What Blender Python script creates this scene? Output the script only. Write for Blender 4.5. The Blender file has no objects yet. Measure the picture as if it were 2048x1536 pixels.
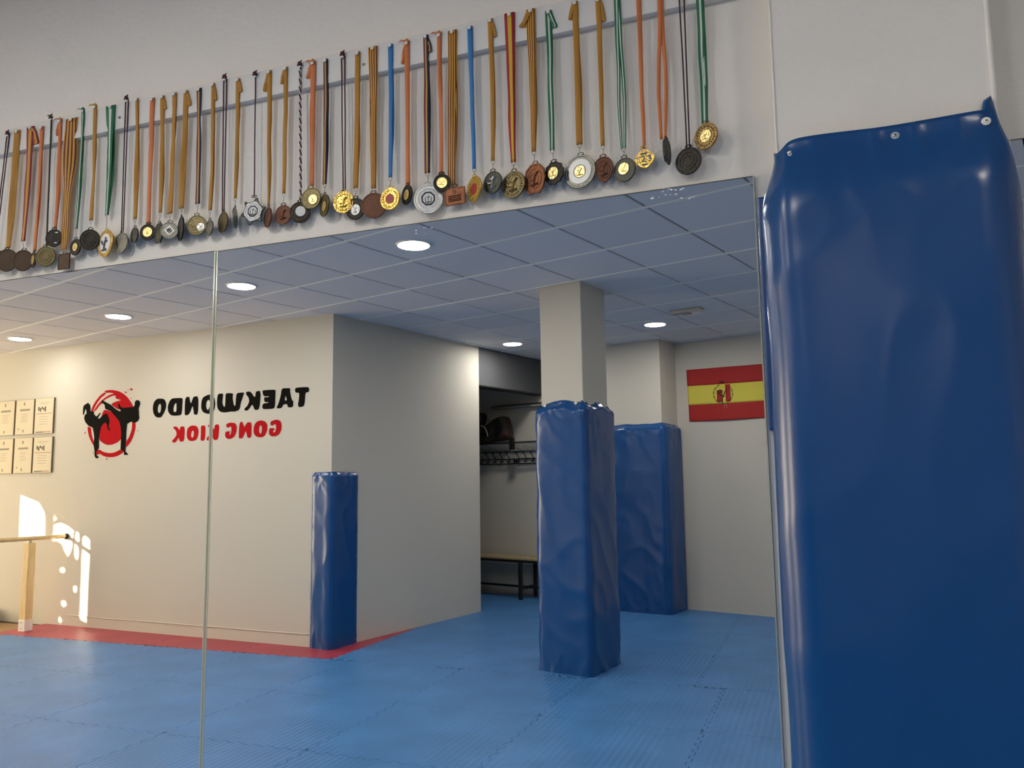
import bpy, bmesh, math, random
import numpy as np
from mathutils import Vector, Matrix, noise

random.seed(7)
scene = bpy.context.scene
col = scene.collection

# ------------------------------------------------------------------ camera
FPX, YAW, PITCH, ROLL = 1629.57, math.radians(20.895), math.radians(6.815), math.radians(-0.8)
DCAM, HCAM, CEIL = 1.66, 1.41, 2.936           # distance to the mirror, eye height, ceiling height
CAM = np.array([0.0, -DCAM, HCAM])
_f = np.array([-math.sin(YAW) * math.cos(PITCH), math.cos(YAW) * math.cos(PITCH), math.sin(PITCH)])
_r0 = np.array([math.cos(YAW), math.sin(YAW), 0.0])
_u0 = np.cross(_r0, _f)
_r = math.cos(ROLL) * _r0 + math.sin(ROLL) * _u0
_u = -math.sin(ROLL) * _r0 + math.cos(ROLL) * _u0
cam_data = bpy.data.cameras.new('camera')
cam_data.sensor_width = 36.0
cam_data.lens = FPX / 2048 * 36.0
cam_data.clip_start = 0.02
cam = bpy.data.objects.new('camera', cam_data)
col.objects.link(cam)
cam.matrix_world = Matrix(((_r[0], _u[0], -_f[0], CAM[0]), (_r[1], _u[1], -_f[1], CAM[1]),
                           (_r[2], _u[2], -_f[2], CAM[2]), (0, 0, 0, 1)))
scene.camera = cam

# ------------------------------------------------------------------ light
EXPOSURE = 0.88
WINDOW_POWER = 158.0
LAMP_POWER = 6.9
SUN_STRENGTH = 28.0
FRONT_X = -11.5
world = bpy.data.worlds.new('world')
scene.world = world
world.use_nodes = True
world.node_tree.nodes['Background'].inputs[0].default_value = (0.62, 0.75, 1.0, 1)
world.node_tree.nodes['Background'].inputs[1].default_value = 1.0
SUN_DIR = Vector((1.0, -0.6, -0.375)).normalized()      # the way the light travels, through the shop front
sun = bpy.data.lights.new('sun', 'SUN')
sun.energy = SUN_STRENGTH
sun.angle = math.radians(0.25)
sun.color = (1.0, 0.86, 0.62)
sun_o = bpy.data.objects.new('sun', sun)
sun_o.rotation_euler = SUN_DIR.to_track_quat('-Z', 'Y').to_euler()
sun_o.location = (-20, 8, 9)
col.objects.link(sun_o)
al = bpy.data.lights.new('shop_front_daylight', 'AREA')
al.shape = 'RECTANGLE'
al.size, al.size_y = 4.3, 2.3
al.energy = WINDOW_POWER
al.color = (1.0, 0.82, 0.54)
al_o = bpy.data.objects.new('shop_front_daylight', al)
al_o.location = (FRONT_X + 0.12, -2.45, 1.5)
al_o.rotation_euler = Vector((1, 0, 0)).to_track_quat('-Z', 'Z').to_euler()
col.objects.link(al_o)
scene.cycles.max_bounces = 6
scene.cycles.use_light_tree = False
scene.cycles.sample_clamp_indirect = 100.0
scene.cycles.diffuse_bounces = 3
scene.cycles.glossy_bounces = 3
scene.cycles.transmission_bounces = 1
scene.cycles.volume_bounces = 0
scene.view_settings.view_transform = 'Standard'
scene.view_settings.look = 'None'
scene.view_settings.exposure = EXPOSURE
scene.view_settings.gamma = 1.0
scene.view_settings.use_curve_mapping = False

# ------------------------------------------------------------------ geometry of the photograph
# "v" points are where things stand behind the glass as one sees them; the real room is their mirror image, y -> -y.
def ray(px, py):
    return _f + _r * (px - 1024) / FPX - _u * (py - 768) / FPX
def at_y(px, py, y):
    d = ray(px, py); return CAM + d * ((y + DCAM) / d[1])
def at_z(px, py, z):
    d = ray(px, py); return CAM + d * ((z - HCAM) / d[2])
class Wall:
    """A vertical wall: s runs along it, z up, out is the distance into the room (v frame, flipped to the real room)."""
    def __init__(self, p, slope):
        self.p = np.array(p, float); a = math.atan(slope)
        self.e = np.array([math.cos(a), math.sin(a)]); self.n = np.array([math.sin(a), -math.cos(a)])
    def sz(self, px, py, out=0.0):
        d = ray(px, py); p0 = self.p + self.n * out
        t = np.dot(self.n, p0 - CAM[:2]) / np.dot(self.n, d[:2]); q = CAM + d * t
        return float(np.dot(q[:2] - self.p, self.e)), float(q[2])
    def v(self, s, z, out=0.0):
        q = self.p + self.e * s + self.n * out
        return (q[0], q[1], z)
    def w(self, s, z, out=0.0):
        q = self.p + self.e * s + self.n * out
        return (q[0], -q[1], z)
    def x2s(self, x):
        return (x - self.p[0]) / self.e[0]
LOGO = Wall((-4.08, 4.52), -0.068)
BACK = Wall((-1.5, 7.52), -0.295)

# ------------------------------------------------------------------ helpers
def lin(h):
    h = h.lstrip('#'); c = [int(h[i:i + 2], 16) / 255 for i in (0, 2, 4)]
    return tuple((x / 12.92 if x <= 0.04045 else ((x + 0.055) / 1.055) ** 2.4) for x in c) + (1,)
MATS = {}
def mat(name, colour, rough=0.6, metal=0.0, bump=None, var=None, spec=0.5, coat=0.0, emit=None, sheen=0.0):
    if name in MATS: return MATS[name]
    m = bpy.data.materials.new(name); MATS[name] = m
    m.use_nodes = True
    nt = m.node_tree; b = nt.nodes['Principled BSDF']
    c = lin(colour) if isinstance(colour, str) else colour
    b.inputs['Base Color'].default_value = c
    b.inputs['Roughness'].default_value = rough
    b.inputs['Metallic'].default_value = metal
    b.inputs['Specular IOR Level'].default_value = spec
    b.inputs['Coat Weight'].default_value = coat
    if coat: b.inputs['Coat Roughness'].default_value = 0.15
    if emit:
        b.inputs['Emission Color'].default_value = lin(emit[0]); b.inputs['Emission Strength'].default_value = emit[1]
    tc = None
    if bump or var:
        tc = nt.nodes.new('ShaderNodeTexCoord')
    if var:      # (scale, amount) blotchy wear
        n = nt.nodes.new('ShaderNodeTexNoise'); n.inputs['Scale'].default_value = var[0]; n.inputs['Detail'].default_value = 5
        nt.links.new(tc.outputs['Object'], n.inputs['Vector'])
        mx = nt.nodes.new('ShaderNodeMix'); mx.data_type = 'RGBA'; mx.blend_type = 'MULTIPLY'
        r = nt.nodes.new('ShaderNodeValToRGB')
        lo = 1 - var[1]
        r.color_ramp.elements[0].position = 0.35; r.color_ramp.elements[0].color = (lo, lo, lo, 1)
        r.color_ramp.elements[1].position = 0.65; r.color_ramp.elements[1].color = (1, 1, 1, 1)
        nt.links.new(n.outputs['Fac'], r.inputs['Fac'])
        mx.inputs[0].default_value = 1.0
        mx.inputs[6].default_value = c
        nt.links.new(r.outputs['Color'], mx.inputs[7]); nt.links.new(mx.outputs[2], b.inputs['Base Color'])
    if bump:     # (scale, strength, distance)
        n = nt.nodes.new('ShaderNodeTexNoise'); n.inputs['Scale'].default_value = bump[0]; n.inputs['Detail'].default_value = 3
        nt.links.new(tc.outputs['Object'], n.inputs['Vector'])
        bp = nt.nodes.new('ShaderNodeBump'); bp.inputs['Strength'].default_value = bump[1]; bp.inputs['Distance'].default_value = bump[2]
        nt.links.new(n.outputs['Fac'], bp.inputs['Height']); nt.links.new(bp.outputs['Normal'], b.inputs['Normal'])
    return m

def link(name, me, m=None, parent=None, loc=None):
    o = bpy.data.objects.new(name, me)
    col.objects.link(o)
    if me is not None and m is not None and not me.materials: me.materials.append(m)
    if parent: o.parent = parent
    if loc is not None: o.location = loc
    return o
def tag(o, label=None, cat=None, group=None, kind=None):
    if label: o['label'] = label
    if cat: o['category'] = cat
    if group: o['group'] = group
    if kind: o['kind'] = kind
    return o
def thing(name, loc, label, cat, group=None):
    o = bpy.data.objects.new(name, None); col.objects.link(o); o.location = loc
    o.empty_display_size = 0.05
    return tag(o, label, cat, group)
def mesh(name, verts, faces, m, parent=None, smooth=False, recalc=True, loc=None):
    """verts in world coordinates; shifted by the parent's or own location."""
    me = bpy.data.meshes.new(name)
    off = Vector(parent.location) if parent and parent.parent is None else (Vector((0, 0, 0)))
    if parent and parent.parent is not None: off = Vector(parent.location) + Vector(parent.parent.location)
    if loc is not None: off = off + Vector(loc)
    me.from_pydata([tuple(Vector(v) - off) for v in verts], [], faces)
    if recalc:
        bm = bmesh.new(); bm.from_mesh(me); bmesh.ops.recalc_face_normals(bm, faces=bm.faces); bm.to_mesh(me); bm.free()
    if smooth:
        for p in me.polygons: p.use_smooth = True
    return link(name, me, m, parent, loc)
BOXF = [(0, 1, 2, 3), (7, 6, 5, 4), (0, 4, 5, 1), (1, 5, 6, 2), (2, 6, 7, 3), (3, 7, 4, 0)]
def boxv(x0, x1, y0, y1, z0, z1):
    return [(x0, y0, z0), (x1, y0, z0), (x1, y1, z0), (x0, y1, z0), (x0, y0, z1), (x1, y0, z1), (x1, y1, z1), (x0, y1, z1)]
class MB:
    def __init__(self): self.v = []; self.f = []
    def add(self, v, f):
        k = len(self.v); self.v += [tuple(map(float, p)) for p in v]; self.f += [tuple(i + k for i in q) for q in f]
    def box(self, *a): self.add(boxv(*a), BOXF)
    def wbox(self, W, s0, s1, z0, z1, o0, o1):      # a box on a wall
        self.add([W.w(s0, z0, o0), W.w(s1, z0, o0), W.w(s1, z0, o1), W.w(s0, z0, o1), W.w(s0, z1, o0), W.w(s1, z1, o0), W.w(s1, z1, o1), W.w(s0, z1, o1)], BOXF)
    def prism(self, poly, z0, z1):
        n = len(poly)
        self.add([(x, y, z0) for x, y in poly] + [(x, y, z1) for x, y in poly],
                 [tuple(range(n)), tuple(range(2 * n - 1, n - 1, -1))] + [(i, (i + 1) % n, n + (i + 1) % n, n + i) for i in range(n)])
    def tube(self, pts, r, n=8, cap=True):
        pts = [Vector(p) for p in pts]; rings = []
        rr = r if isinstance(r, (list, tuple)) else [r] * len(pts)
        up = None
        for i, p in enumerate(pts):
            t = (pts[min(i + 1, len(pts) - 1)] - pts[max(i - 1, 0)]).normalized()
            if up is None:
                up = Vector((0, 0, 1)) if abs(t.z) < 0.9 else Vector((0, 1, 0))
            a = t.cross(up).normalized(); b = a.cross(t).normalized(); up = b
            rings.append([p + (a * math.cos(2 * math.pi * k / n) + b * math.sin(2 * math.pi * k / n)) * rr[i] for k in range(n)])
        v = [q for g in rings for q in g]; f = []
        for i in range(len(pts) - 1):
            for k in range(n): f.append((i * n + k, i * n + (k + 1) % n, (i + 1) * n + (k + 1) % n, (i + 1) * n + k))
        if cap: f += [tuple(range(n - 1, -1, -1)), tuple((len(pts) - 1) * n + k for k in range(n))]
        self.add(v, f)
    def ball(self, c, r, n=10, m=6, sq=(1, 1, 1)):
        v = [(c[0], c[1], c[2] - r * sq[2])]; f = []
        for i in range(1, m):
            a = math.pi * i / m
            for k in range(n):
                b = 2 * math.pi * k / n
                v.append((c[0] + r * sq[0] * math.sin(a) * math.cos(b), c[1] + r * sq[1] * math.sin(a) * math.sin(b), c[2] - r * sq[2] * math.cos(a)))
        v.append((c[0], c[1], c[2] + r * sq[2])); L = len(v) - 1
        for k in range(n): f.append((0, 1 + (k + 1) % n, 1 + k)); f.append((L, 1 + (m - 2) * n + k, 1 + (m - 2) * n + (k + 1) % n))
        for i in range(m - 2):
            for k in range(n): f.append((1 + i * n + k, 1 + i * n + (k + 1) % n, 1 + (i + 1) * n + (k + 1) % n, 1 + (i + 1) * n + k))
        self.add(v, f)
    def torus(self, c, R, r, ax=1, n=14, m=6, sx=1.0, sz=1.0):
        v = []; f = []
        for i in range(n):
            a = 2 * math.pi * i / n
            for k in range(m):
                b = 2 * math.pi * k / m; q = R + r * math.cos(b)
                p = [q * math.cos(a) * sx, r * math.sin(b), q * math.sin(a) * sz]
                if ax == 0: p = [p[1], p[0], p[2]]
                if ax == 2: p = [p[0], p[2], p[1]]
                v.append((c[0] + p[0], c[1] + p[1], c[2] + p[2]))
        for i in range(n):
            for k in range(m): f.append((i * m + k, i * m + (k + 1) % m, ((i + 1) % n) * m + (k + 1) % m, ((i + 1) % n) * m + k))
        self.add(v, f)
    def build(self, name, m, parent=None, smooth=False, loc=None):
        return mesh(name, self.v, self.f, m, parent, smooth, True, loc)
def bevel(o, w=0.004, seg=2):
    md = o.modifiers.new('edge', 'BEVEL'); md.width = w; md.segments = seg; md.limit_method = 'ANGLE'
    return o
def fill2d(loops, depth):
    """Flat shape with holes from 2D loops -> (verts, faces), extruded by depth."""
    cu = bpy.data.curves.new('tmp', 'CURVE'); cu.dimensions = '2D'; cu.fill_mode = 'BOTH'; cu.extrude = depth / 2
    for lp in loops:
        sp = cu.splines.new('POLY'); sp.points.add(len(lp) - 1); sp.use_cyclic_u = True
        for p, q in zip(sp.points, lp): p.co = (q[0], q[1], 0, 1)
    o = bpy.data.objects.new('tmp', cu)
    me = bpy.data.meshes.new_from_object(o)
    v = [tuple(p.co) for p in me.vertices]; f = [tuple(p.vertices) for p in me.polygons]
    bpy.data.objects.remove(o); bpy.data.curves.remove(cu); bpy.data.meshes.remove(me)
    return v, f
def smooth_loop(lp, it=1):
    for _ in range(it):
        out = []
        for i in range(len(lp)):
            a = np.array(lp[i]); b = np.array(lp[(i + 1) % len(lp)])
            out += [tuple(a * .8 + b * .2), tuple(a * .2 + b * .8)]
        lp = out
    return lp

# ------------------------------------------------------------------ materials
M_plaster = mat('plaster', '#efebe4', 0.85, bump=(60, 0.28, 0.006), var=(3.0, 0.03), spec=0.25)
M_wall = mat('painted_wall', '#cbc6bb', 0.7, bump=(25, 0.12, 0.004), spec=0.3)
M_paint = mat('white_paint', '#e6e3de', 0.5, spec=0.4)
M_ceil = mat('ceiling_tile', '#e6e4e6', 0.9, bump=(180, 0.25, 0.002), spec=0.1)
M_bar = mat('ceiling_bar', '#f6f5f2', 0.45)
M_dark = mat('dark_gap', '#3a3836', 0.9)
M_steel = mat('black_steel', '#17171a', 0.45)
M_white = mat('white_plastic', '#ece9e2', 0.4)
M_zinc = mat('zinc', '#b9b8b2', 0.3, 1.0)
def vinyl_mat(name, c):
    m = mat(name, c, 0.24, spec=0.5)
    nt = m.node_tree; b = nt.nodes['Principled BSDF']
    tc = nt.nodes.new('ShaderNodeTexCoord')
    n = nt.nodes.new('ShaderNodeTexNoise'); n.inputs['Scale'].default_value = 900; n.inputs['Detail'].default_value = 1
    n2 = nt.nodes.new('ShaderNodeTexNoise'); n2.inputs['Scale'].default_value = 4; n2.inputs['Detail'].default_value = 3
    for q in (n, n2): nt.links.new(tc.outputs['Object'], q.inputs['Vector'])
    ad = nt.nodes.new('ShaderNodeMath'); ad.operation = 'MULTIPLY_ADD'; ad.inputs[1].default_value = 0.03
    nt.links.new(n.outputs['Fac'], ad.inputs[0]); nt.links.new(n2.outputs['Fac'], ad.inputs[2])
    bp = nt.nodes.new('ShaderNodeBump'); bp.inputs['Strength'].default_value = 0.18; bp.inputs['Distance'].default_value = 0.01
    nt.links.new(ad.outputs[0], bp.inputs['Height']); nt.links.new(bp.outputs['Normal'], b.inputs['Normal'])
    return m
M_vinyl = vinyl_mat('blue_vinyl', '#0f4883')
def mat_foam(name, c):
    m = mat(name, c, 0.42, spec=0.5)
    nt = m.node_tree; b = nt.nodes['Principled BSDF']
    tc = nt.nodes.new('ShaderNodeTexCoord')
    w = nt.nodes.new('ShaderNodeTexWave'); w.inputs['Scale'].default_value = 8.0; w.inputs['Distortion'].default_value = 0.6; w.inputs['Detail'].default_value = 1
    w.bands_direction = 'X'
    n = nt.nodes.new('ShaderNodeTexNoise'); n.inputs['Scale'].default_value = 2.3; n.inputs['Detail'].default_value = 4
    for q in (w, n): nt.links.new(tc.outputs['Object'], q.inputs['Vector'])
    b1 = nt.nodes.new('ShaderNodeBump'); b1.inputs['Strength'].default_value = 0.18; b1.inputs['Distance'].default_value = 0.01
    b2 = nt.nodes.new('ShaderNodeBump'); b2.inputs['Strength'].default_value = 0.35; b2.inputs['Distance'].default_value = 0.03
    nt.links.new(w.outputs['Fac'], b1.inputs['Height']); nt.links.new(n.outputs['Fac'], b2.inputs['Height'])
    nt.links.new(b2.outputs['Normal'], b1.inputs['Normal']); nt.links.new(b1.outputs['Normal'], b.inputs['Normal'])
    r = nt.nodes.new('ShaderNodeValToRGB'); cc = lin(c)
    r.color_ramp.elements[0].color = tuple(x * 0.86 for x in cc[:3]) + (1,); r.color_ramp.elements[0].position = 0.3
    r.color_ramp.elements[1].color = tuple(min(1, x * 1.12 + .005) for x in cc[:3]) + (1,); r.color_ramp.elements[1].position = 0.7
    nt.links.new(n.outputs['Fac'], r.inputs['Fac']); nt.links.new(r.outputs['Color'], b.inputs['Base Color'])
    return m
M_blue_mat = mat_foam('blue_foam', '#4079b4')
M_red_mat = mat_foam('red_foam', '#a53548')
def wood_mat(name, c1, c2, sc=(1, 12, 12), rough=0.5):
    m = mat(name, c1, rough); nt = m.node_tree; b = nt.nodes['Principled BSDF']
    tc = nt.nodes.new('ShaderNodeTexCoord'); mp = nt.nodes.new('ShaderNodeMapping'); mp.inputs['Scale'].default_value = sc
    n = nt.nodes.new('ShaderNodeTexNoise'); n.inputs['Scale'].default_value = 6; n.inputs['Detail'].default_value = 6; n.inputs['Distortion'].default_value = 0.6
    nt.links.new(tc.outputs['Object'], mp.inputs['Vector']); nt.links.new(mp.outputs['Vector'], n.inputs['Vector'])
    r = nt.nodes.new('ShaderNodeValToRGB'); r.color_ramp.elements[0].color = lin(c2); r.color_ramp.elements[1].color = lin(c1)
    r.color_ramp.elements[0].position = 0.38; r.color_ramp.elements[1].position = 0.6
    nt.links.new(n.outputs['Fac'], r.inputs['Fac']); nt.links.new(r.outputs['Color'], b.inputs['Base Color'])
    return m
M_pine = wood_mat('pine', '#e8cd98', '#dbb97c', (14, 14, 1))
M_beech = wood_mat('beech', '#b9986a', '#a3814f', (1, 14, 14))
M_plank = wood_mat('plank_floor', '#a17b4a', '#86602f', (1, 10, 10), 0.35)
M_mirror = mat('mirror_silver', (0.83, 0.845, 0.84, 1), 0.0, 1.0)
M_glass_edge = mat('mirror_edge', '#d8dccb', 0.12, 0.6)
M_lamp = mat('lamp_glow', '#ffffff', 0.5, emit=('#fff6e6', 9.0))
M_lamp.cycles.emission_sampling = 'NONE'

# ================================================================== THE SETTING
def struct(o): o['kind'] = 'structure'; return o
WY = 0.006                                   # plaster face behind the mirrors
X0, X1 = FRONT_X, 2.25
def flip(poly): return [(x, -y) for x, y in poly]

# --- floor: slab, puzzle mats, planks by the entrance
b = MB(); b.box(X0 - .15, X1 + .15, -9.6, .16, -.12, -.022)
floor = struct(b.build('floor', mat('screed', '#77736c', 0.9)))
PX, PY = 0.972, 1.0
def side(n, amp=.011, step=.0525):
    k = int(round(n / step)); k -= k % 2 == 0; pts = []
    for i in range(k):
        a = n * i / k; e = amp if i % 2 else -amp
        pts += [(a + (.006 if i else 0), e), (n * (i + 1) / k - (.006 if i < k - 1 else 0), e)]
    return pts
def mat_mesh(name, px, py, m):
    g = .0012
    A = side(px); B = side(py)
    out = [(-px / 2 + t, -py / 2 + e) for t, e in A] + [(px / 2 + e, -py / 2 + t) for t, e in B] \
        + [(-px / 2 + t, py / 2 + e) for t, e in reversed(A)] + [(-px / 2 + e, -py / 2 + t) for t, e in reversed(B)]
    out = [(x * (1 - g), y * (1 - g)) for x, y in out]
    inn = [(x * .9955, y * .9955) for x, y in out]
    n = len(out)
    v = [(x, y, -.022) for x, y in out] + [(x, y, -.003) for x, y in out] + [(x, y, 0) for x, y in inn]
    f = [tuple(range(2 * n, 3 * n))] + [(i, (i + 1) % n, n + (i + 1) % n, n + i) for i in range(n)] + [(n + i, n + (i + 1) % n, 2 * n + (i + 1) % n, 2 * n + i) for i in range(n)]
    me = bpy.data.meshes.new(name); me.from_pydata(v, [], f)
    bm = bmesh.new(); bm.from_mesh(me); bmesh.ops.triangulate(bm, faces=[q for q in bm.faces if len(q.verts) > 4]); bmesh.ops.recalc_face_normals(bm, faces=bm.faces); bm.to_mesh(me); bm.free()
    me.materials.append(m)
    return me
ME_BLUE = mat_mesh('mat_tile', PX, PY, M_blue_mat)
ME_RED = mat_mesh('red_mat_tile', PX, PY, M_red_mat)
XS, YS = -3.64, 4.175                        # seams found in the photograph (v frame)
for j in range(-1, 9):                       # rows away from the mirror
    yc = YS - 3.5 + j - 1.0
    back = yc > YS
    xs = -3.83 if back else XS
    for i in range(-4, 7):
        xc = xs + PX * (i + .5)
        if xc < -7.3 or xc > X1 + .3 or yc > 9.2 or yc < -.6: continue
        if xc < -4.2 and yc > 5.2 and yc < 7.0 and i < -1: continue
        red = back and ((yc < YS + 1) and xc < xs or (xc < xs and xc > xs - PX and yc < YS + 2))
        o = link('mat_tile', ME_RED if red else ME_BLUE, None, floor, (xc, -yc, 0))
        if red: o['label'] = 'red puzzle mat tile'
b = MB(); b.box(X0, XS - 4 * PX + .0, -9.5, 0, -.022, -.014)
struct(b.build('floor_entrance', mat('plank_joint', '#4a3520', 0.8)))
fl_e = bpy.data.objects['floor_entrance']
PL = MB(); PL.box(-.6, .6, -.0645, .0645, -.02, -.004)
pm = PL.build('plank', M_plank, fl_e); PLM = pm.data
pm.location = (XS - 4 * PX - .62, -4.62, 0)
for r_ in range(14):
    for c_ in range(2):
        if r_ == 0 and c_ == 0: continue
        o = link('plank', PLM, None, fl_e, (XS - 4 * PX - .62 - c_ * 1.205 - (.4 if r_ % 2 else 0) * (c_ > 0), -4.62 + .132 * r_, 0))

# --- walls
b = MB(); b.box(X0 - .15, X1 + .15, WY, .17, -.03, CEIL + .1); wall_mirror = struct(b.build('wall_mirror_side', M_plaster))
b = MB(); b.box(X1, X1 + .15, -9.4, WY, -.03, CEIL + .1); struct(b.build('wall_right', M_wall))
b = MB(); b.prism(flip([(-4.075, 4.52), (-3.62, 6.77), (-7.0, 7.77), (-7.0, 9.5), (X0 - .15, 9.5), (X0 - .15, 4.52 + .068 * (7.42 - .0 + .155))]), -.03, CEIL + .1)
struct(b.build('wall_logo', M_wall))
b = MB(); b.wbox(BACK, BACK.x2s(-7.3), BACK.x2s(X1 + .2), -.03, CEIL + .1, 0, -.16); struct(b.build('wall_back', M_wall))
b = MB(); b.prism(flip([(-3.62, 6.77), (-3.30, 8.06), (-3.42, 8.09), (-3.74, 6.80)]), 2.50, CEIL + .1); struct(b.build('wall_lintel', mat('lintel_grey', '#55565a', 0.8)))  # lintel coloured a darker grey than the walls
b = MB(); b.prism(flip([(-3.612, 6.77), (-3.292, 8.06), (-3.43, 8.09), (-3.75, 6.80)]), 2.485, 2.50); struct(b.build('lintel_shadow_strip', M_steel))  # shadow line under the lintel, put in as a thin dark strip
b = MB(); b.prism(flip([(-2.32, 7.30), (-1.634, 7.15), (-1.50, 7.62), (-2.2, 7.9)]), -.03, CEIL + .1); struct(b.build('wall_pilaster', M_wall))
P1, P2, P3 = np.array([-2.053, 4.357]), np.array([-1.685, 4.255]), np.array([-1.608, 4.69])
P4 = P1 + P3 - P2
b = MB(); b.prism(flip([tuple(P1), tuple(P2), tuple(P3), tuple(P4)]), -.03, CEIL + .02)
pillar = struct(bevel(b.build('pillar', M_wall), .006)); tag(pillar, 'square white pillar standing free in the room, lower half padded blue')
b = MB(); b.box(-.052, .305, -.12, WY + .01, -.03, CEIL + .1)
pil = struct(bevel(b.build('wall_pilaster_near', M_plaster), .004))
# chipped corner bead of the near pilaster
bead = MB()
zz = np.linspace(1.9, CEIL, 26)
bead.tube([(-.0525 + .0012 * noise.noise((0, 0, z * 9)), -.1195, z) for z in zz], [.0022 + .0010 * noise.noise((3, 0, z * 14)) for z in zz], 6)
bead.tube([(.3045 + .002 * noise.noise((7, 0, z * 9)), -.1185, z) for z in zz], [.005 + .003 * noise.noise((5, 0, z * 17)) for z in zz], 6)
bead.build('corner_bead', M_plaster, pil, True)

# --- shop front towards the street, at the left end
FY0, FY1, FZ0, FZ1 = -4.62, -.28, .30, 2.70
b = MB()
b.box(X0 - .15, X0, FY0, FY1, -.03, FZ0); b.box(X0 - .15, X0, FY0, FY1, FZ1, CEIL + .1)
b.box(X0 - .15, X0, FY1, WY, -.03, CEIL + .1); b.box(X0 - .15, X0, -5.1, FY0, -.03, CEIL + .1)
struct(b.build('wall_front', M_wall))
PATCH = [
    [(41, 990), (60, 998), (78, 1005), (86, 1020), (90, 1030), (89, 1075), (38, 1075)],
    [(95, 1030), (105, 1030), (113, 1038), (103, 1046), (95, 1044)],
    [(101, 1055), (110, 1050), (122, 1046), (135, 1052), (146, 1060), (146, 1075), (144, 1090), (140, 1105), (136, 1112), (129, 1103), (125, 1088), (112, 1080), (105, 1084), (101, 1068)],
    [(152, 1065), (157, 1065), (158, 1080), (155, 1090), (157, 1105), (154, 1120), (149, 1112), (150, 1090)],
    [(166, 1075), (172, 1073), (179, 1080), (179, 1095), (176, 1150), (174, 1200), (172, 1245), (160, 1237), (162, 1180), (164, 1120)],
]
for cx_, cy_, rx_, ry_ in ((125, 1140, 5, 5), (150, 1178, 3.6, 6), (127, 1207, 5, 6), (120, 1240, 3, 5)):
    PATCH.append([(cx_ + rx_ * math.cos(a * .785), cy_ + ry_ * math.sin(a * .785)) for a in range(8)])
holes = []
for lp in PATCH:                              # holes shaped in an added, unseen film to cast each sun patch
    h = []
    for q in lp:
        s, z = LOGO.sz(*q); w = LOGO.w(s, z)
        t = (w[0] - (X0 - .06)) / SUN_DIR.x
        h.append((w[1] - SUN_DIR.y * t, z - SUN_DIR.z * t))
    holes.append(h)
v, f = fill2d([[(FY0, FZ0), (FY1, FZ0), (FY1, FZ1), (FY0, FZ1)]] + holes, .004)
win = struct(mesh('window_mask', [(X0 - .06 + z, x, y) for x, y, z in v], f, mat('added_sun_film', '#d9d6cf', 0.8, emit=('#fff0d6', 1.0))))  # added film that shapes the sun; its emission stands for daylight behind it
b = MB()
for y in np.linspace(FY0, FY1, 5): b.box(X0 - .12, X0 - .075, y - .03, y + .03, FZ0, FZ1)
b.build('window_frame', mat('grey_aluminium', '#8d8f90', 0.4, 0.6), win)

# --- ceiling: slab, lay-in tiles, white bars
b = MB(); b.box(X0 - .15, X1 + .15, -9.6, .17, CEIL + .022, CEIL + .12)
ceiling = struct(b.build('ceiling', M_dark))
GA = math.radians(15.0); GC, GS = math.cos(GA), math.sin(GA)
GO = np.array([-1.914, 1.188])
def grid(i, j): return GO + .6 * i * np.array([GC, -GS]) + .6 * j * np.array([GS, GC])
def tile_mesh():
    b = MB(); a, c = .2925, .2945
    b.v = [(-a, -c, CEIL + .018), (a, -c, CEIL + .018), (a, c, CEIL + .018), (-a, c, CEIL + .018), (-a, -c, CEIL + .003), (a, -c, CEIL + .003), (a, c, CEIL + .003), (-a, c, CEIL + .003),
           (-a + .004, -c + .004, CEIL), (a - .004, -c + .004, CEIL), (a - .004, c - .004, CEIL), (-a + .004, c - .004, CEIL)]
    b.f = [(0, 1, 2, 3)] + [(i, (i + 1) % 4, 4 + (i + 1) % 4, 4 + i) for i in range(4)] + [(4 + i, 4 + (i + 1) % 4, 8 + (i + 1) % 4, 8 + i) for i in range(4)] + [(8, 11, 10, 9)]
    return b
tb = tile_mesh()
me_t = bpy.data.meshes.new('ceiling_tile'); me_t.from_pydata(tb.v, [], tb.f)
bm = bmesh.new(); bm.from_mesh(me_t); bmesh.ops.recalc_face_normals(bm, faces=bm.faces); bm.to_mesh(me_t); bm.free()
me_t.materials.append(M_ceil)
nt = M_ceil.node_tree; oi = nt.nodes.new('ShaderNodeObjectInfo'); rp = nt.nodes.new('ShaderNodeValToRGB')
ct = lin('#e6e4e6'); rp.color_ramp.elements[0].color = tuple(.93 * x for x in ct[:3]) + (1,); rp.color_ramp.elements[1].color = ct
nt.links.new(oi.outputs['Random'], rp.inputs['Fac']); nt.links.new(rp.outputs['Color'], nt.nodes['Principled BSDF'].inputs['Base Color'])
far = MB(); ntile = 0
def in_block(x, y): return x < -4.35 - .2 and y > 4.52 - .068 * (x + 4.08) + .45 and not (x > -7 and y > 6.77 - .296 * (x + 3.62) - .4)
for i in range(-24, 10):
    for j in range(-6, 22):
        c = grid(i + .5, j + .5)
        if c[0] < X0 - .1 or c[0] > X1 + .2 or c[1] < -.25 or c[1] > 7.9 - .295 * (c[0] + 1.5) or in_block(*c): continue
        if c[0] < -9.0 or c[0] > .9:
            cs = [grid(i + .01, j + .01), grid(i + .99, j + .01), grid(i + .99, j + .99), grid(i + .01, j + .99)]
            far.prism(flip([tuple(q) for q in cs]), CEIL, CEIL + .018)
            continue
        o = link('ceiling_tile', me_t, None, ceiling, (c[0], -c[1], 0)); o.rotation_euler.z = GA; ntile += 1
tag(far.build('outer_ceiling_tiles', M_ceil, ceiling), kind='stuff')
print('ceiling tiles', ntile)
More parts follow.
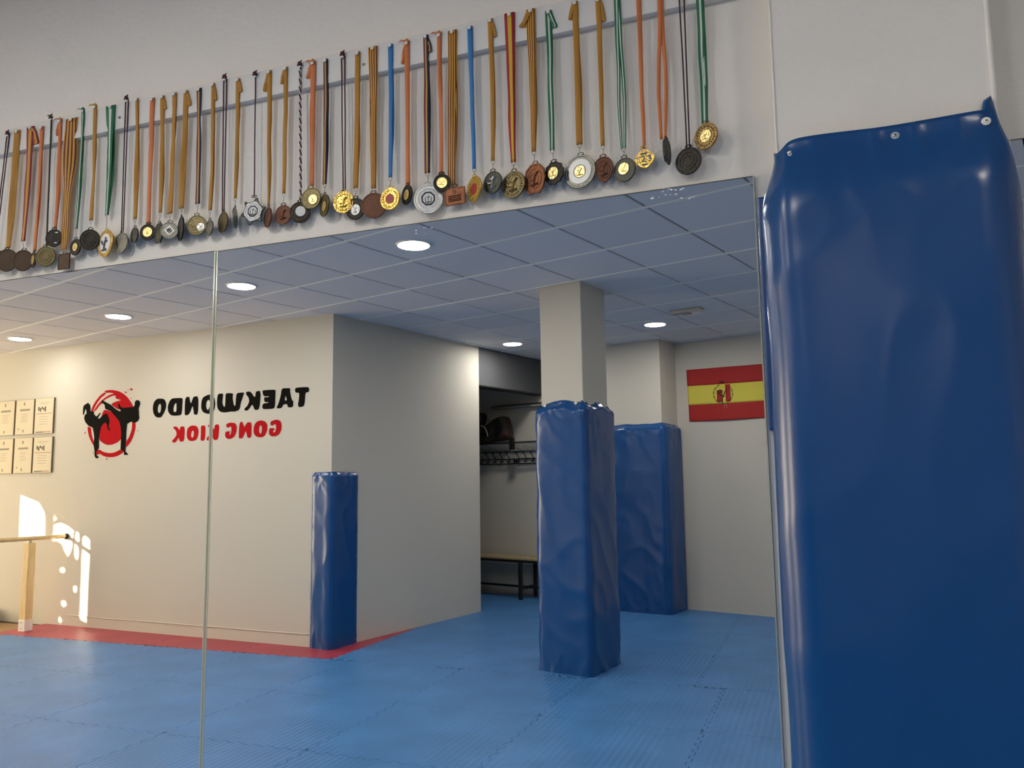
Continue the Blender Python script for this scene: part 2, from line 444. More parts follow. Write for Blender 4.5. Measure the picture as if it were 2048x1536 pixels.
for j in range(-3, 18):
    a = grid(-23, j); c = grid(8, j); b = MB()
    # clip to the room
    pts = [(a + (c - a) * t) for t in np.linspace(0, 1, 200)]
    pts = [q for q in pts if X0 < q[0] < X1 and -.1 < q[1] < 8.0 - .295 * (q[0] + 1.5) and not in_block(q[0], q[1] - .3)]
    if len(pts) < 4: continue
    p, q = pts[0], pts[-1]
    n_ = np.array([GS, GC]) * .009
    b.prism(flip([tuple(p - n_), tuple(q - n_), tuple(q + n_), tuple(p + n_)]), CEIL - .004, CEIL + .02)
    b.build('ceiling_bar', M_bar, ceiling)

# --- lamps and the emergency light
LAMPS = [((-2.405, 2.894), 'largest round recessed ceiling lamp seen in the mirror, mid ceiling'),
         ((-4.124, 3.333), 'second round recessed ceiling lamp of the row, just beside the mirror seam'),
         ((-5.867, 3.807), 'third round recessed ceiling lamp of the row, above the kicking fighters'),
         ((-7.65, 4.24), 'round recessed ceiling lamp above the framed certificates'),
         ((-3.187, 6.721), 'round recessed ceiling lamp before the changing corner with the bench'),
         ((-1.501, 6.261), 'round recessed ceiling lamp beside the small emergency light'),
         ((-.66, 2.33), 'round recessed ceiling lamp behind the photographer, over the near pilaster'),
         ((-3.5, 1.95), 'added unseen ceiling lamp close to the wall of medals'),  # lamps by the medal wall are added, out of view, to brighten it
         ((-1.7, 1.6), 'added unseen ceiling lamp above the middle of the wall of medals'),
         ((-5.3, 2.3), 'added unseen ceiling lamp close to the far end of the wall of medals'),
         ((1.06, 1.97), 'round recessed ceiling lamp near the right wall'),
         ((.24, 5.80), 'round recessed ceiling lamp before the flag wall, right of the flag')]
b1 = MB(); b1.torus((0, 0, 0), .108, .009, 2, 32, 6)
b2 = MB(); n = 32
b2.v = [(.103 * math.cos(2 * math.pi * k / n), .103 * math.sin(2 * math.pi * k / n), z) for z in (0.004, -.004) for k in range(n)]
b2.f = [tuple(range(n)), tuple(range(2 * n - 1, n - 1, -1))] + [(i, (i + 1) % n, n + (i + 1) % n, n + i) for i in range(n)]
me_ring = me_dif = None
for (x, y), lb in LAMPS:
    t = thing('ceiling_lamp', (x, -y, CEIL), lb, 'lamp', 'round recessed ceiling lamps')
    if me_ring is None:
        r1 = mesh('trim_ring', [(p[0] + x, p[1] - y, p[2] + CEIL) for p in b1.v], b1.f, M_white, t, True); me_ring = r1.data
        r2 = mesh('diffuser', [(p[0] + x, p[1] - y, p[2] + CEIL - .004) for p in b2.v], b2.f, M_lamp, t); me_dif = r2.data
    else:
        link('trim_ring', me_ring, None, t); link('diffuser', me_dif, None, t)
    ld = bpy.data.lights.new('lamp_light', 'AREA'); ld.shape = 'DISK'; ld.size = .20; ld.energy = LAMP_POWER * (.55 if x < -7 else 1); ld.color = (1.0, .95, .88)
    lo = bpy.data.objects.new('lamp_light', ld); col.objects.link(lo); lo.parent = t; lo.location = (0, 0, -.010)
ec = at_z(1374, 619, CEIL)
t = thing('emergency_light', (ec[0], -ec[1], CEIL), 'small oblong white emergency light fixed to the ceiling tiles', 'emergency light')
b = MB()
v = boxv(-.145, .145, -.055, .055, -.035, .0)
def rot15(vs, c): return [(c[0] + p[0] * GC - p[1] * GS, -c[1] + p[0] * GS + p[1] * GC, CEIL + p[2]) for p in vs]
b.add(rot15(v, ec), BOXF); o = bevel(b.build('housing', mat('aged_white', '#cfc8ba', 0.35), t), .012, 3)
b = MB(); b.add(rot15(boxv(-.12, .03, -.035, .035, -.045, -.034), ec), BOXF); bevel(b.build('lens', mat('lens', '#a8a49a', 0.1), t), .006)
b = MB(); b.add(rot15(boxv(.06, .12, -.03, .03, -.041, -.034), ec), BOXF); bevel(b.build('cover', M_white, t), .004)

# ================================================================== MIRRORS
def mirror(xa, xb, z0, z1, label):
    t = thing('wall_mirror', ((xa + xb) / 2, 0, z0), label, 'mirror', 'large wall mirrors')
    b = MB(); b.box(xa + .0005, xb - .0005, .0004, .0055, z0, z1); b.build('backing', mat('mirror_back', '#4c4f4a', 0.6), t)
    b = MB(); b.v = [(xa, 0, z0), (xb, 0, z0), (xb, 0, z1), (xa, 0, z1)]; b.f = [(0, 1, 2, 3)]; b.build('reflecting_face', M_mirror, t)
    e = .0026
    for nm, q in (('side', (xa - .0002, xa + e, -.0008, .0056, z0, z1)), ('side', (xb - e, xb + .0002, -.0008, .0056, z0, z1)), ('top', (xa, xb, -.0006, .0056, z1 - .0008, z1 + .0012))):
        b = MB(); b.box(*q); b.build('polished_edge', M_glass_edge if nm == 'side' else mat('mirror_top_edge', '#5b5f5c', 0.6), t)
    return t
m_r = mirror(-1.4515, -.1037, .03, 2.016, 'tall frameless wall mirror beside the padded blue pilaster')
m_l = mirror(-2.83, -1.4575, .03, 2.018, 'tall frameless wall mirror showing the fighters and certificates')
m_n = mirror(.345, 1.62, .03, 2.016, 'frameless wall mirror mostly hidden beyond the padded blue pilaster')
res = MB()
for cx_, cy_, w_, h_, k_ in ((1345, 381, 22, 5, 9), (1360, 392, 30, 5, 10), (1310, 395, 8, 3, 4), (850, 455, 26, 14, 12)):
    for k in range(k_):
        px, py = cx_ + random.uniform(-1, 1) * w_, cy_ + random.uniform(-1, 1) * h_
        p = at_y(px, py, -.0012); r_ = random.uniform(.0006, .0022)
        n = 6; a0 = random.random()
        res.add([(p[0] + r_ * 1.8 * math.cos(a0 + 2 * math.pi * q / n), -.0012, p[2] + r_ * random.uniform(.3, .8) * math.sin(a0 + 2 * math.pi * q / n)) for q in range(n)] +
                [(p[0] + r_ * 1.8 * math.cos(a0 + 2 * math.pi * q / n), -.0002, p[2] + r_ * .6 * math.sin(a0 + 2 * math.pi * q / n)) for q in range(n)],
                [tuple(range(n))] + [(q, (q + 1) % n, n + (q + 1) % n, n + q) for q in range(n)])
o = res.build('glue_residue', mat('residue', '#e6e8ea', 0.25), m_r); o['label'] = 'whitish specks of old glue'; o['kind'] = 'stuff'

# ================================================================== BLUE PADS
def resample(path, step):
    out = [np.array(path[0], float)]
    for a, b in zip(path[:-1], path[1:]):
        a, b = np.array(a, float), np.array(b, float); k = max(1, int(round(np.linalg.norm(b - a) / step)))
        out += [a + (b - a) * (i + 1) / k for i in range(k)]
    return out
def pad_skin(name, path, z0, z1, parent, closed=False, thick=.05, rad=.03, seed=0, step=.014, amp=1.0, ztop=None, taper=.07, wave=.012, dents=()):
    """Vinyl skin wrapped along a path (real xy, outside to the left hand going along it), pinched to the wall at the top."""
    pts = resample(list(path) + ([path[0]] if closed else []), step)
    if closed: pts = pts[:-1]
    n = len(pts); k = max(1, int(rad / step))
    for _ in range(2):
        q = []
        for i in range(n):
            idx = [(i + d) % n if closed else min(max(i + d, 0), n - 1) for d in range(-k, k + 1)]
            if not closed and (i < 2 or i > n - 3): q.append(pts[i]); continue
            q.append(sum(pts[j] for j in idx) / len(idx))
        pts = q
    nor = []; u = [0.0]
    for i in range(n):
        a = pts[(i - 1) % n] if closed or i else pts[0]; b = pts[(i + 1) % n] if closed or i < n - 1 else pts[-1]
        t = b - a; t = t / (np.linalg.norm(t) + 1e-9); nor.append(np.array([-t[1], t[0]]))
        if i: u.append(u[-1] + np.linalg.norm(pts[i] - pts[i - 1]))
    rows = int((z1 - z0) / .022); V = []; F = []
    for r in range(rows + 1):
        for i in range(n):
            zt = z1 + wave * noise.noise((u[i] * 6, seed, 1.3)) + (ztop(u[i]) if ztop else 0)
            f = r / rows; f = 1 - (1 - f) ** 1.25
            z = z0 + (zt - z0) * f
            d = zt - z
            tf = min(1, d / taper); tf = tf * tf * (3 - 2 * tf)
            off = -(1 - tf) * thick
            edge = 1.0 if closed else min(1, min(i, n - 1 - i) * step / .03)
            off += amp * edge * tf * (.010 * noise.noise((u[i] * 3.1, z * 1.6, seed)) + .0018 * noise.noise((u[i] * 16, z * 1.1, seed + 9)))
            c2 = 1 - abs(noise.noise((u[i] * 4.5 + z * 2.2, z * 2.6 - u[i] * 1.5, seed + 14)))
            off += amp * edge * tf * .0075 * (c2 ** 4 - .4)
            cr = 1 - abs(noise.noise((u[i] * 13 + z * 5, z * 7 - u[i] * 4, seed + 4)))
            off += amp * edge * .016 * (cr ** 5 - .35) * math.exp(-d / .10) * min(1, d / .015)
            off += amp * edge * .008 * (cr ** 6 - .3) * math.exp(-(z - z0) / .18)
            for (du, dz, ru, rz, dd) in dents:
                e = ((u[i] - du) / ru) ** 2 + ((z - dz) / rz) ** 2
                if e < 1: off += dd * (1 - e) ** 2
            p = pts[i] + nor[i] * off
            V.append((p[0], p[1], z))
    m = n if closed else n - 1
    for r in range(rows):
        for i in range(m): F.append((r * n + i, r * n + (i + 1) % n, (r + 1) * n + (i + 1) % n, (r + 1) * n + i))
    # lip that turns in over the foam
    base = len(V)
    for i in range(n):
        p = pts[i] - nor[i] * (thick + .012); V.append((p[0], p[1], V[rows * n + i][2] - .004))
    for i in range(m): F.append((rows * n + i, rows * n + (i + 1) % n, base + (i + 1) % n, base + i))
    o = mesh(name, V, F, M_vinyl, parent, True, False)
    return o, pts, nor, u
def washer(parent, p, nrm, r=.0072, m=None, name='washer_screw'):
    nrm = Vector(nrm).normalized(); a = nrm.orthogonal().normalized(); c = nrm.cross(a); p = Vector(p)
    b = MB(); n = 16; prof = [(r, 0), (r, .0016), (r * .9, .0024), (r * .5, .0022), (r * .44, .0036), (r * .3, .0042)]
    v = [p + (a * math.cos(2 * math.pi * k / n) + c * math.sin(2 * math.pi * k / n)) * q + nrm * h for q, h in prof for k in range(n)]
    f = [((i) * n + k, i * n + (k + 1) % n, (i + 1) * n + (k + 1) % n, (i + 1) * n + k) for i in range(len(prof) - 1) for k in range(n)] + [tuple((len(prof) - 1) * n + k for k in range(n))]
    b.add(v, f)
    w = b.build(name, m or M_white, parent, False)
    s = MB(); v = []; rr = r * .22
    v = [p + (a * math.cos(2 * math.pi * k / 8) + c * math.sin(2 * math.pi * k / 8)) * rr + nrm * h for h in (.0043, .0047) for k in range(8)]
    s.add(v, [tuple(range(8, 16))] + [(k, (k + 1) % 8, 8 + (k + 1) % 8, 8 + k) for k in range(8)])
    sc = s.build('screw_head', mat('screw_dark', '#55534c', 0.35, 0.9), w)
    return w

# near pilaster pad
t = thing('pilaster_pad', (.12, -.14, 0), 'big padded blue vinyl sheet screwed to the near wall pilaster', 'wall pad')
path = [(.332, -.0), (.332, -.13), (.296, -.174), (-.05, -.174), (-.086, -.13), (-.086, 0)]
pad_skin('vinyl_skin', path, 0, 2.021, t, thick=.026, rad=.022, seed=2, step=.009, amp=.42, taper=.13, wave=.010,
         ztop=lambda u: .03 * math.exp(-((u - .148) / .014) ** 2) - .016 * math.exp(-((u - .56) / .04) ** 2))
for px, py, mm in ((1580, 310, None), (1790, 272, mat('clear_plastic', '#aeb6bd', 0.15)), (1972, 243, None)):
    p = at_y(px, py, -.146); washer(t, (p[0], -.146, p[2]), (0, -1, .12), .0075, mm)
b = MB(); b.box(-.0985, -.05, -.03, WY, 1.50, 1.962); o = bevel(b.build('side_flap', M_vinyl, t), .004); o['label'] = 'blue vinyl flap folded round the side'

# free pillar pad
cp = (P1 + P2 + P3 + P4) / 4
def grow(p, k): d = p - cp; return cp + d * k
q = [grow(p, 1.24) for p in (P1, P2, P3, P4)]
q = [(p[0], -p[1]) for p in q]
t = thing('pillar_pad', (cp[0], -cp[1], 0), 'blue vinyl padding wrapped round the free standing pillar', 'wall pad')
def ccw(poly):
    a = sum(poly[i][0] * poly[(i + 1) % len(poly)][1] - poly[(i + 1) % len(poly)][0] * poly[i][1] for i in range(len(poly)))
    return a > 0
if ccw(q): q = q[::-1]
pad_skin('vinyl_skin', q, 0, 2.012, t, True, thick=.052, rad=.045, seed=5, step=.018, amp=1.15, taper=.07, wave=.022)
e1 = np.array([P2[0] - P1[0], -(P2[1] - P1[1])]); e2 = np.array([P3[0] - P2[0], -(P3[1] - P2[1])])
n1 = np.array([e1[1], -e1[0]]) / np.linalg.norm(e1); n1 = n1 if n1[1] > 0 else -n1
for f_ in (.12, .5, .86):
    p = np.array([P1[0], -P1[1]]) + e1 * f_ + n1 * .02
    washer(t, (p[0], p[1], 1.992), (n1[0], n1[1], .2), .012)

# pad of the pilaster on the flag wall
t = thing('flag_wall_pad', (-1.95, -7.25, 0), 'blue vinyl padding round the pilaster beside the flag', 'wall pad')
q = flip([(-2.40, 7.35), (-2.36, 7.235), (-1.625, 7.072), (-1.575, 7.10), (-1.485, 7.47)])
pad_skin('vinyl_skin', q, 0, 2.015, t, False, thick=.06, rad=.04, seed=11, step=.018, amp=1.0, taper=.06, wave=.012)
for f_ in (.35, .62, .93):
    p = np.array([-2.32, -7.30]) * (1 - f_) + np.array([-1.634, -7.15]) * f_
    washer(t, (p[0], p[1] + .02, 1.99), (.2, 1, .2), .01, M_zinc)

# pad of the logo wall corner
K = np.array([-4.075, 4.52]); e_l = LOGO.e; e_s = np.array([-3.62, 6.77]) - K; e_s /= np.linalg.norm(e_s)
t = thing('corner_pad', (K[0], -K[1], 0), 'short blue vinyl pad wrapped over the corner of the lettered wall', 'wall pad')
nl = LOGO.n; ns = np.array([e_s[1], -e_s[0]])
A0 = K - e_l * .205; B0_ = K + e_s * .33
q = [A0 + nl * .004, A0 + nl * .022 + e_l * .015, K + nl * .05 + ns * .02, K + nl * .02 + ns * .05, B0_ + ns * .022 - e_s * .015, B0_ + ns * .004]
q = [(p[0], -p[1]) for p in q]
pad_skin('vinyl_skin', q, -.002, 1.515, t, False, thick=.018, rad=.03, seed=21, step=.012, amp=.8, taper=.035, wave=.004)
for z in np.linspace(.03, 1.49, 9):
    p = A0 + e_l * .012 + nl * .016; washer(t, (p[0], -p[1], z), (nl[0], -nl[1], 0), .005, M_zinc)
    p = B0_ - e_s * .012 + ns * .016; washer(t, (p[0], -p[1], z), (ns[0], -ns[1], 0), .005, M_zinc)

# ================================================================== LETTERED WALL
M_ink = mat('black_vinyl_ink', '#100e0b', 0.9, spec=.08); M_red = mat('red_vinyl_ink', '#b3161d', 0.9, spec=.08)
def decal(name, loops, m, parent, ox, oy, sc, out=.0015, smooth=0):
    lp = []
    for l in loops:
        if smooth: l = smooth_loop(l, smooth)
        lp.append([LOGO.sz(ox + x / sc, oy + y / sc) for x, y in l])
    v, f = fill2d(lp, .001)
    return mesh(name, [LOGO.w(s, z, out + d) for s, z, d in v], f, m, parent)
def wall_thing(name, px, py, label, cat, group=None):
    s, z = LOGO.sz(px, py); return thing(name, LOGO.w(s, z), label, cat, group)
Z2 = (290, 750, 5.851)
TXT1 = {
 't': [[(1762, 150), (1840, 142), (1920, 140), (1922, 198), (1878, 205), (1870, 330), (1858, 365), (1825, 376), (1800, 375), (1790, 345), (1800, 300), (1808, 208), (1765, 208), (1755, 180)]],
 'a': [[(1612, 155), (1703, 153), (1697, 185), (1706, 240), (1722, 300), (1737, 300), (1732, 378), (1672, 380), (1668, 340), (1622, 342), (1600, 388), (1545, 392), (1543, 375), (1565, 330), (1590, 240), (1598, 175)], [(1648, 238), (1633, 298), (1664, 298)]],
 'e': [[(1380, 178), (1530, 170), (1528, 210), (1522, 370), (1505, 395), (1390, 402), (1372, 380), (1380, 335), (1445, 325), (1447, 316), (1400, 318), (1392, 262), (1452, 258), (1450, 248), (1395, 250), (1380, 225), (1376, 195)]],
 'k': [[(1357, 185), (1340, 402), (1285, 412), (1262, 350), (1248, 350), (1225, 390), (1195, 418), (1168, 415), (1163, 395), (1200, 360), (1222, 310), (1215, 265), (1185, 230), (1183, 200), (1220, 190), (1250, 210), (1275, 255), (1293, 255), (1298, 190)]],
 'w': [[(1165, 203), (1152, 235), (1120, 330), (1108, 405), (1050, 430), (1020, 425), (930, 440), (880, 430), (850, 390), (843, 330), (848, 250), (860, 220), (915, 215), (912, 260), (905, 330), (925, 375), (938, 370), (942, 300), (945, 225), (965, 210), (1033, 215), (1025, 260), (1035, 330), (1048, 365), (1060, 355), (1065, 270), (1075, 210)]],
 'o': [[(785, 228), (740, 230), (690, 255), (675, 270), (660, 320), (658, 390), (680, 435), (730, 455), (780, 450), (812, 410), (824, 340), (815, 270)], [(740, 285), (718, 320), (715, 370), (728, 408), (745, 405), (760, 360), (762, 310)]],
 'n': [[(627, 248), (622, 462), (575, 465), (570, 420), (562, 370), (555, 365), (535, 420), (510, 468), (470, 472), (465, 450), (470, 290), (485, 258), (520, 252), (528, 310), (540, 335), (555, 290), (570, 252)]],
 'd': [[(442, 268), (440, 320), (432, 440), (420, 470), (350, 478), (300, 470), (270, 425), (268, 370), (285, 310), (315, 275), (360, 270)], [(370, 320), (345, 345), (333, 390), (335, 430), (355, 435), (370, 425)]],
 'o2': [[(175, 275), (225, 280), (247, 320), (248, 380), (225, 440), (195, 490), (165, 500), (125, 490), (98, 445), (92, 390), (100, 335), (115, 305), (140, 280)], [(178, 335), (160, 350), (150, 390), (152, 430), (170, 448), (183, 430), (190, 385), (188, 350)]],
}
TXT2 = [
 [[(1540, 520), (1585, 535), (1600, 580), (1598, 640), (1575, 690), (1530, 718), (1480, 718), (1453, 695), (1452, 655), (1458, 622), (1515, 622), (1517, 640), (1500, 650), (1502, 675), (1522, 668), (1535, 630), (1535, 590), (1520, 570), (1500, 590), (1475, 590), (1467, 570), (1475, 540)]],
 [[(1355, 530), (1405, 540), (1432, 580), (1430, 650), (1400, 715), (1355, 732), (1300, 720), (1272, 680), (1272, 620), (1285, 575), (1310, 545)], [(1355, 585), (1338, 610), (1335, 660), (1348, 690), (1362, 680), (1370, 640), (1368, 600)]],
 [[(1250, 555), (1245, 735), (1200, 735), (1190, 690), (1180, 650), (1165, 690), (1140, 740), (1105, 742), (1098, 725), (1102, 600), (1115, 550), (1140, 545), (1155, 590), (1165, 610), (1180, 580), (1200, 552)]],
 [[(1010, 557), (1055, 562), (1075, 600), (1072, 660), (1050, 720), (1000, 752), (955, 742), (938, 715), (940, 665), (990, 655), (995, 670), (985, 690), (990, 705), (1005, 690), (1012, 650), (1012, 615), (1000, 600), (985, 615), (955, 612), (950, 580), (975, 562)]],
 [[(873, 577), (858, 755), (808, 762), (795, 730), (785, 700), (770, 740), (745, 770), (722, 760), (722, 740), (755, 700), (765, 660), (750, 615), (738, 600), (740, 582), (775, 580), (800, 625), (812, 640), (818, 580)]],
 [[(655, 592), (710, 590), (703, 765), (650, 772), (655, 680)]],
 [[(560, 590), (605, 597), (628, 640), (625, 700), (600, 760), (555, 775), (510, 765), (490, 725), (490, 670), (500, 625), (525, 600)], [(562, 645), (545, 665), (538, 705), (548, 735), (562, 732), (573, 700), (573, 665)]],
 [[(468, 602), (460, 775), (412, 782), (400, 750), (392, 730), (375, 770), (350, 793), (322, 787), (320, 765), (350, 735), (372, 700), (368, 660), (345, 630), (332, 625), (335, 605), (370, 602), (395, 630), (405, 655), (415, 602)]],
]
t = wall_thing('black_lettering', 462, 835, 'black brush-style word TAEKWONDO on the white wall, seen reversed in the mirror', 'wall lettering')
for k_, lp in TXT1.items(): decal('letter', lp, M_ink, t, *Z2, smooth=1)
t = wall_thing('red_lettering', 455, 885, 'red brush-style words GONG KIOK below the black word', 'wall lettering')
for lp in TXT2: decal('letter', lp, M_red, t, *Z2, smooth=1)
t = wall_thing('fighters_emblem', 222, 915, 'painted emblem of two black kicking fighters before a red brushed disc', 'wall emblem')
Z1 = (140, 750, 8.083)
RED = [
 [(560, 560), (620, 575), (680, 600), (760, 690), (820, 780), (838, 900), (832, 1030), (770, 1090), (690, 1125), (610, 1133), (540, 1105), (480, 1055), (470, 1000), (480, 850), (500, 700), (530, 600)],
 [(550, 262), (620, 243), (700, 243), (790, 262), (870, 305), (940, 370), (1000, 460), (1030, 525), (1030, 560), (790, 560), (720, 520), (660, 470), (740, 430), (835, 405), (790, 395), (760, 385), (730, 370), (745, 340), (720, 330), (650, 350), (560, 400), (480, 490), (420, 570), (385, 600), (395, 560), (470, 450), (560, 370), (640, 320), (720, 300), (640, 285), (590, 290)],
 [(340, 590), (360, 520), (410, 430), (480, 340), (550, 285), (585, 285), (575, 310), (500, 370), (440, 450), (390, 540), (370, 600)],
 [(285, 830), (340, 850), (345, 930), (360, 1010), (390, 1090), (390, 1150), (345, 1080), (310, 1000), (290, 910)],
 [(420, 1230), (470, 1200), (540, 1245), (640, 1265), (730, 1250), (820, 1200), (870, 1220), (880, 1235), (810, 1290), (720, 1325), (620, 1330), (540, 1310), (480, 1270), (455, 1285), (425, 1290)],
 [(1005, 745), (1060, 770), (1060, 860), (1030, 980), (985, 1080), (910, 1175), (905, 1080), (960, 1000), (1000, 880), (1005, 810)],
]
for i, lp in enumerate(RED): decal(('red_disc', 'brush_stroke', 'brush_stroke', 'brush_stroke', 'brush_stroke', 'brush_stroke')[i], [lp], M_red, t, *Z1, out=.001, smooth=1)
for lp in ([(960, 235), (1000, 210), (1018, 250), (985, 245)], [(875, 262), (935, 285), (895, 290)], [(925, 245), (950, 238), (940, 255)], [(230, 945), (255, 915), (250, 950)], [(585, 1350), (605, 1345), (600, 1370), (588, 1370)], [(965, 305), (980, 308), (970, 315)], [(975, 370), (995, 375), (985, 392)], [(1090, 900), (1112, 890), (1098, 915)], [(365, 1260), (385, 1255), (380, 1275)]):
    decal('splash', [lp], M_red, t, *Z1, out=.001)
decal('left_fighter', [[(250, 475), (295, 450), (325, 480), (333, 530), (330, 570), (345, 600), (365, 578), (390, 600), (388, 630), (420, 665), (440, 668), (485, 610), (495, 620), (465, 670), (450, 700), (480, 705), (520, 665), (570, 625), (605, 630), (640, 720), (640, 760), (630, 810), (625, 850), (650, 880), (645, 905), (610, 865), (600, 800), (575, 765), (540, 790), (505, 830), (490, 900), (470, 1010), (470, 1180), (440, 1220), (425, 1240), (430, 1295), (465, 1325), (460, 1340), (425, 1348), (400, 1310), (400, 1230), (385, 1130), (395, 1000), (380, 900), (370, 850), (300, 820), (250, 760), (232, 700), (240, 650), (270, 625), (268, 570), (250, 545), (238, 590), (225, 640), (212, 640), (213, 560), (222, 500)]], M_ink, t, *Z1, out=.0025)['label'] = 'black silhouette of a kicking fighter with a pony tail'
decal('right_fighter', [[(515, 405), (545, 420), (600, 450), (660, 480), (740, 550), (800, 585), (830, 580), (800, 550), (785, 530), (780, 470), (800, 460), (815, 510), (850, 530), (930, 525), (1030, 515), (1048, 490), (1050, 440), (1070, 410), (1105, 405), (1135, 430), (1138, 475), (1120, 520), (1110, 560), (1118, 600), (1115, 640), (1125, 690), (1105, 740), (1050, 775), (1020, 760), (985, 755), (925, 790), (915, 900), (908, 1080), (900, 1200), (895, 1235), (945, 1285), (935, 1292), (875, 1290), (875, 1235), (820, 1200), (825, 1080), (832, 950), (825, 850), (800, 750), (730, 660), (660, 585), (570, 545), (565, 490), (540, 455), (520, 470)]], M_ink, t, *Z1, out=.0025)['label'] = 'black silhouette of a fighter kicking high'
for nm in ('left_fighter', 'right_fighter'): bpy.data.objects[nm].name = 'fighter'

# certificates
M_paper = mat('certificate_paper', '#d6cbb2', 0.6, spec=.2); M_edge = mat('frame_edge', '#6b5d45', 0.5); M_print = mat('grey_print', '#8f8877', 0.7)
ROWN = ('upper', 'lower'); COLN = ('farthest from the fighters', 'in the middle', 'nearest the fighters')
for r_, (za, zb) in enumerate(((1.995, 2.38), (1.572, 1.957))):
    for c_ in range(3):
        xb = (-8.385, -8.062, -7.742)[c_] + .008 * r_; xa = xb - .298
        s0, s1 = LOGO.x2s(xa), LOGO.x2s(xb)
        t = thing('certificate', LOGO.w((s0 + s1) / 2, za), f'white certificate on the {ROWN[r_]} row, {COLN[c_]}', 'certificate', 'mounted certificates')
        b = MB(); b.wbox(LOGO, s0, s1, za, zb, 0, .016); b.build('mount', M_edge, t)
        b = MB(); b.wbox(LOGO, s0, s1 - .006, za + .002, zb - .002, .0155, .0185); b.build('sheet', M_paper, t)
        H = zb - za; Wd = s1 - s0
        def bar(u0, u1, w0, w1, m, nm='printed_line'):
            b = MB(); b.wbox(LOGO, s0 + Wd * u0, s0 + Wd * u1, zb - H * w1, zb - H * w0, .0185, .0189); b.build(nm, m, t)
        if c_ < 2:
            bar(.42, .5, .08, .17, M_print, 'printed_crest'); bar(.22, .78, .27, .325, M_print, 'printed_heading')
            for k in range(5): bar(.3 + .03 * (k % 2), .7 - .04 * (k % 3), .41 + .055 * k, .42 + .055 * k, M_print)
            bar(.42, .49, .86, .94, M_print, 'printed_crest'); bar(.15, .22, .82, .86, M_print, 'printed_crest')
        else:
            bar(.2, .8, .12, .13, M_print); bar(.3, .7, .165, .175, M_print)
            for k in range(5): bar(.16 + .09 * k, .23 + .09 * k, .24 + .03 * (k % 2), .31 + .035 * ((k + 1) % 3), mat('dark_print', '#4d463b', 0.7), 'printed_figure')
            bar(.08, .92, .43, .445, mat('red_print', '#a35347', 0.6))
            for k in range(4): bar(.25, .75 - .05 * (k % 2), .52 + .07 * k, .53 + .07 * k, M_print)
            bar(.08, .5, .945, .97, mat('dark_print', '#4d463b', 0.7)); bar(.5, .9, .945, .965, mat('red_print', '#a35347', 0.6))

# baseboard-like plaster ridge at the foot of the lettered wall
b = MB()
ss = np.linspace(LOGO.x2s(-7.4), -.22, 60)
b.tube([LOGO.w(s, .105 + .006 * noise.noise((s * 1.3, 0, 2)), 0) for s in ss], [.006 + .004 * noise.noise((s * 4, 1, 5)) for s in ss], 6)
struct(b.build('baseboard_ridge', M_wall, None, True))

# wooden rail
t = thing('wooden_rail', (-7.53, -4.39, 0), 'round pine handrail on a square post at the edge of the mats', 'handrail')
wy = 4.52 + .068 * (7.46 - 4.08)
def railpt(y, z=.905): return (-7.455 - .225 * (wy - y), -y, z)
b = MB(); b.tube([railpt(y) for y in np.linspace(wy - .005, 2.3, 12)], .021, 12); b.build('rail', M_pine, t, True)
b = MB(); b.tube([railpt(wy), railpt(wy - .02)], .032, 12); b.build('wall_flange', M_steel, t, True)
for y in (4.39, 2.7):
    p = railpt(y); b = MB(); b.box(p[0] - .04, p[0] + .04, p[1] - .04, p[1] + .04, .10, .862); bevel(b.build('post', M_pine, t), .004)
    b = MB(); b.tube([(p[0], p[1], .86), (p[0], p[1], .875), (p[0], p[1], .89)], [.03, .012, .012], 10); b.build('saddle_bracket', M_zinc, t, True)
    b = MB(); b.box(p[0] - .045, p[0] + .045, p[1] - .045, p[1] + .045, 0, .112); sh = bevel(b.build('post_shoe', M_white, t), .003)
    for k in (.03, .085): washer(sh, (p[0] - .005, p[1] + .045, k), (0, 1, 0), .005, M_steel, 'bolt')
# low wooden box by the entrance
t = thing('wooden_box', (-8.72, -4.55, 0), 'low brown wooden box on the plank floor by the entrance', 'box')
b = MB(); b.box(-8.98, -8.5, -4.76, -4.40, -.004, .10); bevel(b.build('body', wood_mat('walnut', '#6d4a2a', '#533619', (1, 12, 12)), t), .004)
b = MB(); b.box(-9.0, -8.48, -4.78, -4.38, .10, .125); bevel(b.build('lid', wood_mat('walnut2', '#805a35', '#64431f', (1, 12, 12)), t), .004)

# ================================================================== CHANGING CORNER
def bs(px, py, out=0): return BACK.sz(px, py, out)
M_seat = wood_mat('bench_wood', '#b3a27c', '#9d8b62', (1, 14, 14))
sa, sb = bs(940, 1112)[0] - .9, bs(1110, 1112)[0]
t = thing('changing_bench', BACK.w((sa + sb) / 2, 0, .2), 'wooden slat bench with black steel legs under the coat hooks', 'bench')
for k in range(3):
    b = MB(); b.wbox(BACK, sa, sb, .465, .49, .05 + k * .115, .05 + k * .115 + .105); bevel(b.build('seat_slat', M_seat, t), .004)
b = MB(); b.wbox(BACK, sa, sb, .435, .465, .36, .39); b.wbox(BACK, sa, sb, .435, .465, .05, .08); b.build('seat_frame', M_steel, t)
b = MB(); b.wbox(BACK, sa, sb, .12, .145, .21, .235); b.build('stretcher', M_steel, t)
sl = bs(1042, 1150, .37)[0]
for s in (sl, sl - 1.15):
    for o_ in (.05, .36):
        b = MB(); b.wbox(BACK, s - .02, s + .02, 0, .44, o_, o_ + .04); b.build('leg', M_steel, t)
    b = MB(); b.wbox(BACK, s - .015, s + .015, .115, .15, .08, .36); b.build('cross_bar', M_steel, t)
